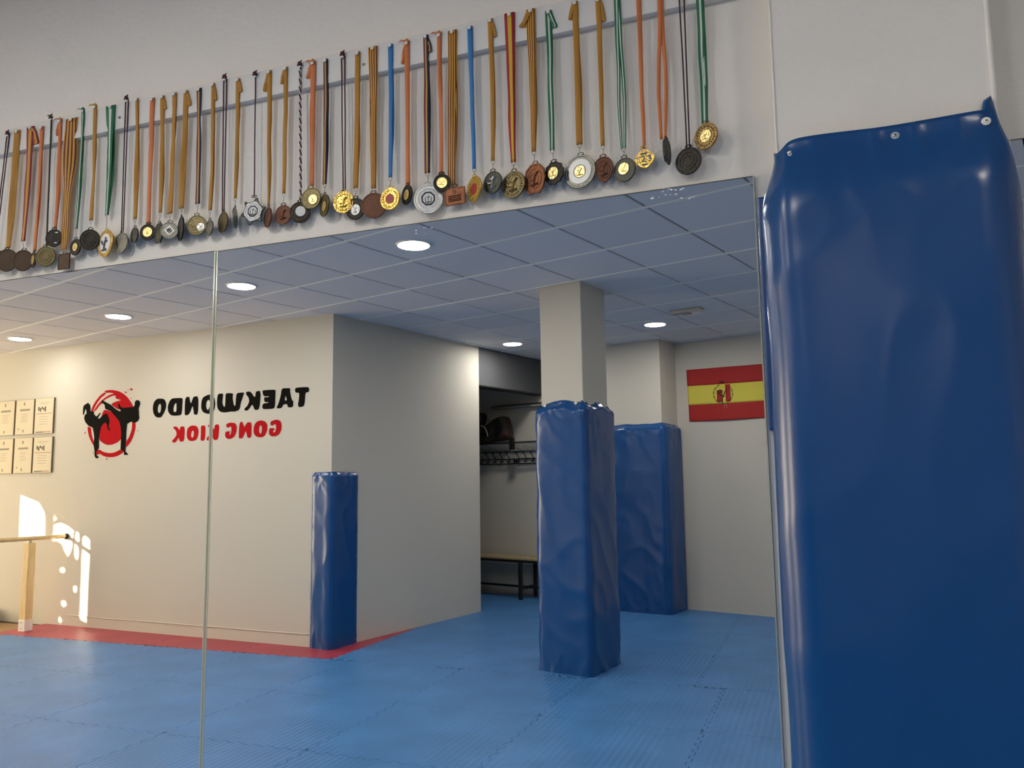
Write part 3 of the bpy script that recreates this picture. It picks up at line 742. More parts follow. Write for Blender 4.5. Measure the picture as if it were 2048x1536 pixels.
# coat rails with hooks
s_mid = bs(1032, 922)[0]
for k, (s0, s1, lb) in enumerate(((s_mid - .60, s_mid - .01, 'black coat rail with double hooks, the one beneath the bag'), (s_mid + .01, s_mid + .60, 'black coat rail with double hooks, the one next to the padded pillar'))):
    t = thing('coat_rail', BACK.w((s0 + s1) / 2, 1.64), lb, 'coat rail', 'coat rails')
    b = MB()
    for z in (1.635, 1.695): b.wbox(BACK, s0, s1, z - .006, z + .006, .01, .022)
    for s in (s0, s1 - .012): b.wbox(BACK, s, s + .012, 1.635, 1.695, .0, .022)
    b.build('rail_frame', M_steel, t)
    for i in range(5):
        s = s0 + .065 + .113 * i
        b = MB(); b.tube([BACK.w(s, 1.66, .02), BACK.w(s, 1.72, .045), BACK.w(s, 1.762, .085)], .006, 6); b.ball(BACK.w(s, 1.768, .09), .014, 8, 6)
        b.tube([BACK.w(s, 1.66, .02), BACK.w(s, 1.655, .06)], .006, 6); b.ball(BACK.w(s, 1.662, .066), .014, 8, 6); b.build('coat_hook', M_steel, t, True)
# wire luggage rack
s0, s1 = sa, bs(1110, 886, .3)[0]
t = thing('luggage_rack', BACK.w((s0 + s1) / 2, 1.72), 'sloping wire luggage rack above the coat hooks', 'rack')
M_wire = mat('grey_wire', '#9a9b98', 0.4, 0.5)
for s in np.arange(bs(1025, 900)[0] - .9, s1, .045):
    b = MB(); b.tube([BACK.w(s, 1.792, .02), BACK.w(s, 1.885, .30)], .006, 6); b.build('wire', M_wire, t, True)
b = MB(); b.tube([BACK.w(s0, 1.89, .305), BACK.w(s1, 1.89, .305)], .012, 8); b.tube([BACK.w(s0, 1.789, .02), BACK.w(s1, 1.789, .02)], .008, 8); b.build('rail', M_steel, t, True)
sbk = bs(1025, 890, .3)[0]
for s in (sbk, sbk + .47, sbk - .8):
    b = MB(); b.wbox(BACK, s - .03, s - .015, 1.80, 1.95, .28, .33); b.wbox(BACK, s + .005, s + .02, 1.80, 1.95, .28, .33); b.build('bracket', M_steel, t)
# bag
s0 = bs(958, 860, .2)[0]; s1 = bs(1022, 860, .2)[0]
t = thing('sports_bag', BACK.w((s0 + s1) / 2 - .1, 1.88, .2), 'dark camouflage sports bag with a pale strap lying on the wire rack', 'bag')
m_bag = mat('camouflage', '#2a241f', 0.7); nt = m_bag.node_tree
tc = nt.nodes.new('ShaderNodeTexCoord'); nn = nt.nodes.new('ShaderNodeTexNoise'); nn.inputs['Scale'].default_value = 9
rr = nt.nodes.new('ShaderNodeValToRGB'); rr.color_ramp.interpolation = 'CONSTANT'
for e, c in zip((0, .42, .52, .6), ('#15110f', '#3a1d16', '#2b2f24', '#4a3a2c')):
    q = rr.color_ramp.elements[0] if e == 0 else (rr.color_ramp.elements[1] if e == .42 else rr.color_ramp.elements.new(e))
    q.position = e; q.color = lin(c)
nt.links.new(tc.outputs['Object'], nn.inputs['Vector']); nt.links.new(nn.outputs['Fac'], rr.inputs['Fac']); nt.links.new(rr.outputs['Color'], nt.nodes['Principled BSDF'].inputs['Base Color'])
prof = [(-.62, 1.90), (s1 - s0 - .02, 1.90), (s1 - s0, 2.0), (s1 - s0 - .045, 2.13), (s1 - s0 - .075, 2.235), (s1 - s0 - .12, 2.24), (s1 - s0 - .235, 2.195), (s1 - s0 - .28, 2.14), (.14, 2.13), (-.1, 2.15), (-.62, 2.12)]
def skin(prof, o0, o1, nm, m, par, rows=8):
    V = []; F = []; n = len(prof); cz = sum(p[1] for p in prof) / n; cs = sum(p[0] for p in prof) / n
    for r in range(rows + 1):
        f = r / rows; k = .82 + .18 * math.sin(math.pi * min(max(f, .0), 1)) ** .5
        for s, z in prof: V.append(BACK.w(s0 + cs + (s - cs) * k, cz + (z - cz) * k, o0 + (o1 - o0) * f))
    for r in range(rows):
        for i in range(n): F.append((r * n + i, r * n + (i + 1) % n, (r + 1) * n + (i + 1) % n, (r + 1) * n + i))
    F += [tuple(range(n)), tuple(rows * n + i for i in range(n))]
    return mesh(nm, V, F, m, par, True)
o = skin(prof, .06, .30, 'body', m_bag, t)
md = o.modifiers.new('soft', 'SUBSURF'); md.levels = 1; md.render_levels = 2
pr2 = [(-.2, 2.10), (.075, 2.11), (.085, 2.29), (.04, 2.32), (-.2, 2.29)]
o = skin(pr2, .10, .26, 'upper_pocket', mat('black_nylon', '#121114', 0.6), t); md = o.modifiers.new('soft', 'SUBSURF'); md.levels = 1; md.render_levels = 2
b = MB(); b.tube([BACK.w(s0 + .12, 2.13, .305), BACK.w(s0 + .19, 2.10, .315), BACK.w(s0 + .225, 2.04, .315), BACK.w(s0 + .235, 1.98, .31)], .009, 6); b.build('strap', mat('pale_strap', '#c9cbc8', 0.5), t, True)
b = MB(); b.tube([BACK.w(s0 + .16, 2.33, .16), BACK.w(s0 + .15, 2.28, .2), BACK.w(s0 + .19, 2.22, .22), BACK.w(s0 + .21, 2.15, .22)], .006, 6); b.build('cord', mat('cream_cord', '#b8ad93', 0.7), t, True)
for z in (2.17, 2.09, 2.02):
    b = MB(); b.ball(BACK.w(s0 + (s1 - s0) - .01 - (z - 2.02) * .35, z, .2), .012, 8, 6); b.build('stud', M_steel, t, True)
# slim trunking higher up the wall
s0, z0_ = bs(992, 819); s1 = bs(1130, 811)[0]
t = thing('wall_ledge', BACK.w((s0 + s1) / 2, 2.33), 'slim grey ledge fixed high on the wall above the bag', 'ledge')
b = MB(); b.wbox(BACK, s0, s1, 2.345, 2.375, 0, .09); b.build('shelf', mat('ledge_grey', '#8e8b84', 0.6), t)
b = MB(); b.wbox(BACK, s0, s1, 2.375, 2.388, 0, .10); b.build('dark_top', M_steel, t)

# ================================================================== FLAG
m_fr = mat('flag_red', '#a8201d', 0.75); m_fy = mat('flag_yellow', '#d9cb4e', 0.75)
C4 = [bs(1373, 740, .01), bs(1526, 728, .01), bs(1533, 835, .01), bs(1379, 843, .01)]
t = thing('flag', BACK.w(C4[3][0], C4[3][1]), 'red and yellow striped flag with a round emblem pinned to the wall', 'flag')
def fpt(u, v_, o_=0):
    a = np.array(C4[0]) * (1 - u) + np.array(C4[1]) * u; c = np.array(C4[3]) * (1 - u) + np.array(C4[2]) * u
    p = a * (1 - v_) + c * v_
    w = .012 + .010 * noise.noise((u * 3, v_ * 2.2, 4)) + .012 * math.sin(math.pi * u) * v_ * (.6 + .4 * noise.noise((u * 5 + v_ * 3, 1, 1)))
    sag = .012 * math.sin(math.pi * u) * v_
    return BACK.w(p[0], p[1] - sag * .4, w + o_)
def fpatch(u0, u1, v0, v1, nu, nv, nm, m, o_=0, th=.0012):
    V = []; F = []
    for L in (0, -th):
        for j in range(nv + 1):
            for i in range(nu + 1): V.append(fpt(u0 + (u1 - u0) * i / nu, v0 + (v1 - v0) * j / nv, o_ + L))
    K_ = (nu + 1) * (nv + 1)
    for j in range(nv):
        for i in range(nu):
            a = j * (nu + 1) + i; F.append((a, a + 1, a + nu + 2, a + nu + 1)); F.append((K_ + a, K_ + a + nu + 1, K_ + a + nu + 2, K_ + a + 1))
    for j in range(nv):
        for i, s_ in ((0, 0), (nu, 0)):
            a = j * (nu + 1) + i; F.append((a, a + nu + 1, K_ + a + nu + 1, K_ + a))
    for i in range(nu):
        for j in (0, nv):
            a = j * (nu + 1) + i; F.append((a, a + 1, K_ + a + 1, K_ + a))
    return mesh(nm, V, F, m, t, True)
fpatch(0, 1, 0, .318, 40, 10, 'red_stripe', m_fr); fpatch(0, 1, .318, .685, 40, 10, 'yellow_stripe', m_fy); fpatch(0, 1, .685, 1, 40, 10, 'red_stripe', m_fr)
m_olive = mat('olive_print', '#7d8038', 0.8); m_fdark = mat('flag_dark_print', '#2a1712', 0.8)
EU, EV, RU, RV = .474, .505, .125, .185
for k in range(14):                                    # broken ring of small print
    a0 = -2.9 + k * .44
    if k in (6, 7): continue
    V = []; F = []
    for i in range(5):
        a = a0 + .36 * i / 4
        for rr_ in (.92, 1.06): V.append(fpt(EU + RU * rr_ * math.sin(a), EV - RV * rr_ * math.cos(a), .0012))
    F = [(2 * i, 2 * i + 1, 2 * i + 3, 2 * i + 2) for i in range(4)]
    mesh('ring_print', V, F, m_olive, t)
def fpoly(pts, m, nm):
    mesh(nm, [fpt(u, v_, .0016) for u, v_ in pts], [tuple(range(len(pts)))], m, t)
fpatch(.392, .465, .43, .655, 4, 6, 'emblem_bar', m_fr, .0014); fpatch(.505, .57, .33, .655, 4, 6, 'emblem_bar', m_fr, .0014)
def fline(pts, w):
    for (u0, v0), (u1, v1) in zip(pts[:-1], pts[1:]):
        d = np.array([u1 - u0, (v1 - v0) * .7]); d /= np.linalg.norm(d) + 1e-9; nx = np.array([-d[1], d[0] / .7]) * w
        mesh('emblem_figure', [fpt(u0 + nx[0], v0 + nx[1], .0025), fpt(u0 - nx[0], v0 - nx[1], .0025), fpt(u1 - nx[0], v1 - nx[1], .0025), fpt(u1 + nx[0], v1 + nx[1], .0025)], [(0, 1, 2, 3)], m_fdark, t)
fline([(.46, .70), (.462, .58), (.475, .54), (.50, .47), (.525, .42)], .006); fline([(.475, .55), (.43, .52), (.41, .47), (.43, .43), (.46, .44)], .007); fline([(.43, .48), (.465, .47), (.468, .45)], .005); fline([(.46, .56), (.50, .555)], .005)
fpoly([(.43, .30), (.44, .26), (.455, .285), (.465, .235), (.48, .28), (.495, .255), (.50, .30)], m_fdark, 'emblem_crown')
for k in range(8):
    a = k * math.pi / 4; a2 = a + .6
    mesh('ring_print', [fpt(.50 + .022 * r_ * math.cos(q), .745 + .032 * r_ * math.sin(q), .0016) for q, r_ in ((a, .85), (a2, .85), (a2, 1.15), (a, 1.15))], [(0, 1, 2, 3)], mat('pale_red_print', '#d47a6c', 0.8), t)

# ================================================================== BATTEN
ZB0, ZB1, YB = 2.4065, 2.480, -.012
t = thing('medal_batten', (-1.2, 0, ZB0), 'long white painted batten on which the medals are pinned', 'batten')
b = MB(); b.box(-2.95, -.06, YB, WY, ZB0, ZB1); o = bevel(b.build('board', M_paint, t), .0015)
for px, py in ((239.5, 235), (114, 262), (727, 128.6)):
    p = at_y(px, py, YB); washer(t, (p[0], YB, p[2]), (0, -1, 0), .0042, M_zinc, 'screw')

# ================================================================== MEDALS
def ribbon_mat(name, stripes, rough=0.55):
    """stripes: list of (position, hex) across the ribbon."""
    m = mat('ribbon_' + name, stripes[0][1], rough); nt = m.node_tree; b = nt.nodes['Principled BSDF']
    uv = nt.nodes.new('ShaderNodeUVMap'); uv.uv_map = 'UVMap'; sp = nt.nodes.new('ShaderNodeSeparateXYZ')
    r = nt.nodes.new('ShaderNodeValToRGB'); r.color_ramp.interpolation = 'CONSTANT'
    for i, (p, h) in enumerate(stripes):
        e = r.color_ramp.elements[i] if i < 2 else r.color_ramp.elements.new(p)
        e.position = p; e.color = lin(h)
    if len(stripes) == 1: r.color_ramp.elements[1].color = lin(stripes[0][1])
    nt.links.new(uv.outputs['UV'], sp.inputs[0]); nt.links.new(sp.outputs['X'], r.inputs['Fac']); nt.links.new(r.outputs['Color'], b.inputs['Base Color'])
    w = nt.nodes.new('ShaderNodeTexWave'); w.inputs['Scale'].default_value = 160; w.bands_direction = 'Y'
    nt.links.new(uv.outputs['UV'], w.inputs['Vector'])
    bp = nt.nodes.new('ShaderNodeBump'); bp.inputs['Strength'].default_value = .25; bp.inputs['Distance'].default_value = .0005
    nt.links.new(w.outputs['Fac'], bp.inputs['Height']); nt.links.new(bp.outputs['Normal'], b.inputs['Normal'])
    return m
GOLD, GOLD2, ORA = '#c08a2c', '#a06d1c', '#d27a45'
def stripes(a, b_, n):       # n thin b_ lines on a
    out = []
    for k in range(n):
        c = (k + .5) / n; out += [(max(0, c - .5 / n), a), (c - .22 / n, b_), (c + .22 / n, a)]
    return out[:32]
RIB = {
 'gold': ribbon_mat('gold', stripes(GOLD, GOLD2, 4)),
 'orange': ribbon_mat('orange', [(0, ORA), (.5, '#cc7440')]),
 'blue': ribbon_mat('blue', [(0, '#2f7cbc'), (.5, '#2b75b4')]),
 'catalan': ribbon_mat('catalan', stripes('#dba236', '#5d1420', 4)),
 'redgold': ribbon_mat('redgold', [(0, '#8c1a24'), (.3, '#d19a38'), (.7, '#8c1a24')]),
 'spain': ribbon_mat('spain', [(0, '#9c1524'), (.3, '#dcb52f'), (.68, '#9c1524')]),
 'green': ribbon_mat('green', [(0, '#1c6c48'), (.36, '#d3dfd6'), (.62, '#1c6c48')]),
 'navy': ribbon_mat('navy', [(0, '#6e1a22'), (.36, '#cda350'), (.62, '#1d1f33')]),
}
M_cordm = mat('maroon_cord', '#4a1625', 0.7); M_cordk = mat('dark_cord', '#3b372a', 0.7); M_cordw = mat('pale_cord', '#c9bfc0', 0.7); M_cordp = mat('plum_cord', '#3a1a28', 0.7)
def metal(name, c, rough=.38, bump=True, metal_=.85):
    m = mat('metal_' + name, c, rough, metal_)
    nt = m.node_tree
    if bump and not m.get('b'):
        m['b'] = 1
        tc = nt.nodes.new('ShaderNodeTexCoord'); v = nt.nodes.new('ShaderNodeTexVoronoi'); v.inputs['Scale'].default_value = 170
        n = nt.nodes.new('ShaderNodeTexNoise'); n.inputs['Scale'].default_value = 90; n.inputs['Detail'].default_value = 2
        for q in (v, n): nt.links.new(tc.outputs['Object'], q.inputs['Vector'])
        mx = nt.nodes.new('ShaderNodeMath'); mx.operation = 'ADD'; nt.links.new(v.outputs['Distance'], mx.inputs[0]); nt.links.new(n.outputs['Fac'], mx.inputs[1])
        bp = nt.nodes.new('ShaderNodeBump'); bp.inputs['Strength'].default_value = .4; bp.inputs['Distance'].default_value = .0012
        nt.links.new(mx.outputs[0], bp.inputs['Height']); nt.links.new(bp.outputs['Normal'], nt.nodes['Principled BSDF'].inputs['Normal'])
    return m
MET = {'gold': metal('gold', '#d8b25a', .28), 'brown': metal('brown', '#4a3a2b', .5, True, .55), 'olive': metal('olive', '#6b6144', .4), 'black': metal('black', '#2a2620', .4, True, .6),
       'bronze': metal('bronze', '#8a7146', .35), 'copper': metal('copper', '#744a33', .42), 'chestnut': metal('chestnut', '#6b4633', .5, True, .5), 'pewter': metal('pewter', '#7d7c72', .38),
       'dark': metal('dark', '#4a4a42', .42, True, .7), 'silver': metal('silver', '#b3b3ae', .34), 'plainsilver': metal('plainsilver', '#a6a7a6', .4, False)}
M_pic = mat('picture_white', '#ecebe8', .4); M_redc = mat('red_enamel', '#a02420', .4); M_goldc = metal('pale_gold', '#e6cf8a', .3); M_ring = mat('ring_steel', '#9b978c', .3, .9); M_pin = mat('pin_white', '#f0eee8', .35)
M_inkm = mat('medal_ink', '#1a1a1a', .5)

def shape_pts(shape, n=44):
    P = []
    if shape == 'rect': return [(-1, -.82), (-.96, -.86), (.96, -.86), (1, -.82), (1, .82), (.96, .86), (-.96, .86), (-1, .82)]
    if shape == 'upright': return [(-.72, -1), (.72, -1), (.76, -.96), (.76, .96), (.72, 1), (-.72, 1), (-.76, .96), (-.76, -.96)]
    if shape == 'diamond':
        base = [(0, -1), (1, 0), (0, 1), (-1, 0)]; return smooth_loop(smooth_loop([(x * 1.06, y * 1.06) for x, y in base], 1), 1)
    if shape == 'leaf': return smooth_loop([(0, -1.0), (.16, -.95), (.55, -.72), (.82, -.3), (1, .1), (.9, .5), (.62, .8), (.2, .95), (-.2, .95), (-.62, .8), (-.9, .5), (-1, .1), (-.82, -.3), (-.55, -.72), (-.16, -.95)], 1)
    if shape == 'octo': return [(.5, -1), (.86, -.62), (1, 0), (.86, .62), (.45, .95), (0, 1), (-.45, .95), (-.86, .62), (-1, 0), (-.86, -.62), (-.5, -1), (0, -.94)]
    for k in range(n):
        a = 2 * math.pi * k / n; r = 1.0
        if shape == 'gear': r = 1 + .055 * math.cos(a * 11)
        if shape == 'star': r = .70 + .30 * max(0, math.cos(a * 6 + math.pi * .5)) ** 1.5
        P.append((r * math.sin(a), -r * math.cos(a)))
    return P
def medallion(parent, c, R, RZ, shape, body, yaw, tilt, ins=None, th=.0032):
    """c: world centre; local x along the wall, z up, front towards -y."""
    o_root = None
    cy, sy = math.cos(yaw), math.sin(yaw); ct, st = math.cos(tilt), math.sin(tilt)
    def T(x, y, z):
        x, z = x * ct - z * st, x * st + z * ct
        return (c[0] + x * cy - y * sy, c[1] + x * sy + y * cy, c[2] + z)
    P = shape_pts(shape); n = len(P)
    rings = [(1.0, th / 2), (1.0, -th / 2), (.975, -th / 2 - .0007), (.90, -th / 2 - .0007), (.87, -th / 2 + .0002), (.55, -th / 2 + .0001), (.30, -th / 2 - .0003)]
    V = [T(p[0] * R * k, y, p[1] * RZ * k) for k, y in rings for p in P]
    F = [tuple(range(n))] + [(i * n + q, i * n + (q + 1) % n, (i + 1) * n + (q + 1) % n, (i + 1) * n + q) for i in range(len(rings) - 1) for q in range(n)] + [tuple((len(rings) - 1) * n + q for q in range(n))]
    o = mesh('medallion', V, F, MET[body], parent, False)
    # bail on top
    b = MB(); b.torus((0, 0, 0), .0042, .0011, 1, 12, 6, 1.5, .8); b.v = [T(x, y, z + RZ * (.98 if shape != 'leaf' else .93) + .0028) for x, y, z in b.v]
    mesh('bail', b.v, b.f, MET[body], parent, True)
    yf = -th / 2 - .0008
    def disc(nm, x, z, rx, rz, m, y=yf, hgt=.0007, nn=24, par=o, hole=0):
        pts = [(math.cos(2 * math.pi * k / nn), math.sin(2 * math.pi * k / nn)) for k in range(nn)]
        if hole:
            V = [T(x + a * rx, y, z + q * rz) for a, q in pts] + [T(x + a * rx * hole, y, z + q * rz * hole) for a, q in pts] + [T(x + a * rx, y + hgt, z + q * rz) for a, q in pts] + [T(x + a * rx * hole, y + hgt, z + q * rz * hole) for a, q in pts]
            F = [(k, (k + 1) % nn, nn + (k + 1) % nn, nn + k) for k in range(nn)] + [(k, (k + 1) % nn, 2 * nn + (k + 1) % nn, 2 * nn + k) for k in range(nn)] + [(nn + k, nn + (k + 1) % nn, 3 * nn + (k + 1) % nn, 3 * nn + k) for k in range(nn)]
        else:
            V = [T(x + a * rx, y, z + q * rz) for a, q in pts] + [T(x + a * rx, y + hgt + .0006, z + q * rz) for a, q in pts]
            F = [tuple(range(nn))] + [(k, (k + 1) % nn, nn + (k + 1) % nn, nn + k) for k in range(nn)]
        return mesh(nm, V, F, m, par)
    def strokes(lines, w, m, y=yf - .0003, nm='relief', sc=1.0):
        b = MB()
        for ln in lines:
            pts = [Vector(T(x * R * sc, y, z * RZ * sc)) for x, z in ln]
            b.tube(pts, w, 5)
        b.build(nm, m, o)
    for it in (ins or []):
        k = it[0]
        if k == 'centre': disc('centre_disc', it[2] * R, it[3] * RZ, it[4] * R, it[4] * RZ, it[1]); disc('centre_ring', it[2] * R, it[3] * RZ, it[4] * R * 1.08, it[4] * RZ * 1.08, MET[body], yf - .0003, .0009, 24, o, .9); strokes([[(it[2] - .05, it[3] - .24), (it[2] - .02, it[3]), (it[2] + .16, it[3] + .2)], [(it[2] - .02, it[3]), (it[2] - .16, it[3] + .12)], [(it[2] - .2, it[3] - .22), (it[2] + .2, it[3] - .22)]], R * .028, MET['silver'] if it[1] == MET['silver'] else MET['gold'], yf - .0001)
        if k == 'plain': disc('centre_disc', it[2] * R, it[3] * RZ, it[4] * R, it[4] * RZ, it[1])
        if k == 'ringdisc': disc('silver_ring', 0, 0, R * .74, RZ * .74, MET['plainsilver'], yf - .0002, .0012, 32, o, .55)
        if k == 'wreath':
            b = MB()
            for q in range(22):
                a = 2 * math.pi * q / 22; x, z = .74 * R * math.cos(a), .74 * RZ * math.sin(a)
                p = T(x, yf, z); b.ball(p, R * .07, 6, 4, (1, .35, 1))
            b.build('wreath', MET[it[1] if len(it) > 1 else body], o, True)
        if k == 'octagon':
            kq = .84 if shape == 'star' else 1.0
            disc('grey_rim', 0, 0, R * .82 * kq, RZ * .82 * kq, MET['silver'], yf + .0002); disc('white_field', 0, 0, R * .76 * kq, RZ * .76 * kq, M_pic, yf - .0002)
            for rr, hh, m_ in ((.50, .78, M_inkm),):
                nn = 8; pts = [(math.cos(2 * math.pi * (q + .5) / nn), math.sin(2 * math.pi * (q + .5) / nn)) for q in range(nn)]
                rr *= kq; V = [T(a * R * rr, yf - .0005, q * RZ * rr) for a, q in pts] + [T(a * R * rr * hh, yf - .0005, q * RZ * rr * hh) for a, q in pts]
                mesh('octagon', V, [(q, (q + 1) % nn, nn + (q + 1) % nn, nn + q) for q in range(nn)], m_, o)
            b = MB()
            for q in range(26):
                a = .5 + 2 * math.pi * q / 26
                if abs(math.sin(a) + 1) < .05: continue
                p = T(.64 * kq * R * math.cos(a), yf - .0005, .64 * kq * RZ * math.sin(a)); e = R * .03
                b.box(p[0] - e * .6, p[0] + e * .6, p[1] - .0002, p[1] + .0002, p[2] - e, p[2] + e)
            q_ = b.build('rim_print', M_inkm, o); q_['kind'] = 'stuff'
            strokes([[(-.2, -.22), (.2, -.22)], [(-.2, .1), (-.2, -.2)], [(.2, .1), (.2, -.2)], [(-.02, -.2), (0, .05), (.06, .2)], [(-.1, .14), (.0, .06), (.1, .14)]], R * .022, M_inkm, yf - .0004, 'fighter_print')
            for q in (-.14, 0, .14): disc('ring_print', q * R, -.3 * RZ, R * .07, RZ * .07, M_inkm, yf - .0005, .0003, 12, o, .6)
        if k == 'figure': strokes([[(-.1, -.55), (0, -.1), (.05, .2)], [(.05, .2), (.35, .45)], [(0, -.1), (-.4, -.05), (-.5, .1)], [(.05, .2), (-.25, .35)], [(-.3, -.45), (.35, -.35)]], R * .07, MET[it[1]]); disc('relief_head', .08 * R, .36 * RZ, R * .12, RZ * .12, MET[it[1]], yf - .0008)
        if k == 'number': strokes([[(-.6, .12), (-.45, .28), (-.45, -.25)], [(-.22, .2), (.0, .26), (.02, .05), (-.22, -.22), (.08, -.24)], [(.42, .28), (.28, .15), (.42, .02), (.56, .15), (.42, .28)], [(.42, .02), (.25, -.13), (.42, -.28), (.6, -.13), (.42, .02)], [(-.3, .5), (.3, .5)], [(-.25, -.5), (.2, -.55)]], R * .06, MET['silver'])
        if k == 'lines':
            b = MB()
            for q in range(4): b.tube([T(-.62 * R, yf, (.05 - .17 * q) * RZ), T(.62 * R, yf, (.05 - .17 * q) * RZ)], R * .04, 5)
            b.build('embossed_lines', MET['chestnut'], o); disc('relief_head', 0, .42 * RZ, R * .16, RZ * .2, MET['chestnut'], yf)
        if k == 'rings':
            for rr in (.42, .66): disc('raised_ring', 0, 0, R * rr, RZ * rr, MET[body], yf - .0002, .0008, 32, o, .93)
        if k == 'lattice': disc('lattice_field', 0, 0, R * .62, RZ * .62, MET['silver'], yf, .0008, 4, o); strokes([[(-.3, 0), (0, .3), (.3, 0), (0, -.3), (-.3, 0)], [(-.16, .16), (.16, -.16)], [(.16, .16), (-.16, -.16)]], R * .05, MET['black'], yf - .0006)
        if k == 'picture': disc('picture', 0, 0, R * .72, RZ * .72, M_pic); strokes([[(-.05, -.52), (-.02, -.1), (.1, .22)], [(-.02, -.1), (-.3, -.02), (-.42, .2)], [(.1, .22), (.32, .12)], [(.12, .3), (.14, .42)], [(-.3, -.5), (.28, -.48)]], R * .085, mat('picture_dark', '#55565a', .6), yf - .0006, 'picture_figure')
        if k == 'marks':
            for x, z in ((.35, .6), (.3, -.55)): disc('white_mark', x * R, z * RZ, R * .2, RZ * .06, M_pic)
    return o

def strip(parent, pts, w0, w1, m, seed, name='ribbon', bow=.0015, edge=None):
    """Flat ribbon along pts (world), widths w0 -> w1, gently wavy; edge: twist angle list."""
    n = 22; P = [np.array(p, float) for p in pts]
    L = [0]
    for a, b_ in zip(P[:-1], P[1:]): L.append(L[-1] + np.linalg.norm(b_ - a))
    V = []; UV = []; F = []; K = 5
    for i in range(n + 1):
        s = L[-1] * i / n; k = max(q for q in range(len(P) - 1) if L[q] <= s + 1e-9); f = (s - L[k]) / max(1e-9, L[k + 1] - L[k])
        c = P[k] * (1 - f) + P[k + 1] * f; t = i / n
        w = w0 + (w1 - w0) * t; w *= 1 + .10 * noise.noise((t * 4, seed, .5))
        tw = .9 * noise.noise((t * 2.2, seed * 1.7, 3.1)) * math.sin(math.pi * t) + (edge(t) if edge else 0)
        d = np.array([math.cos(tw), math.sin(tw), 0.0]); up = np.array([math.sin(tw), -math.cos(tw), 0.0])
        c = c + np.array([.0022 * noise.noise((t * 3, seed, 9)) * math.sin(math.pi * t), 0, 0])
        for j in range(K):
            u = j / (K - 1); q = c + d * (u - .5) * w + up * bow * (1 - (2 * u - 1) ** 2) * (.6 + .8 * noise.noise((t * 3 + u, seed, 7)))
            V.append(tuple(q)); UV.append((u, t * 12))
    for i in range(n):
        for j in range(K - 1): F.append((i * K + j, i * K + j + 1, (i + 1) * K + j + 1, (i + 1) * K + j))
    o = mesh(name, V, F, m, parent, True, False)
    uvl = o.data.uv_layers.new(name='UVMap')
    for lp in o.data.loops: uvl.data[lp.index].uv = UV[lp.vertex_index]
    md = o.modifiers.new('cloth', 'SOLIDIFY'); md.thickness = .0007; md.offset = 0
    return o

ZO = {'A': (0, 150, 3.745), 'B': (380, 80, 3.745), 'C': (760, 20, 3.746), 'D': (1090, 0, 3.84)}
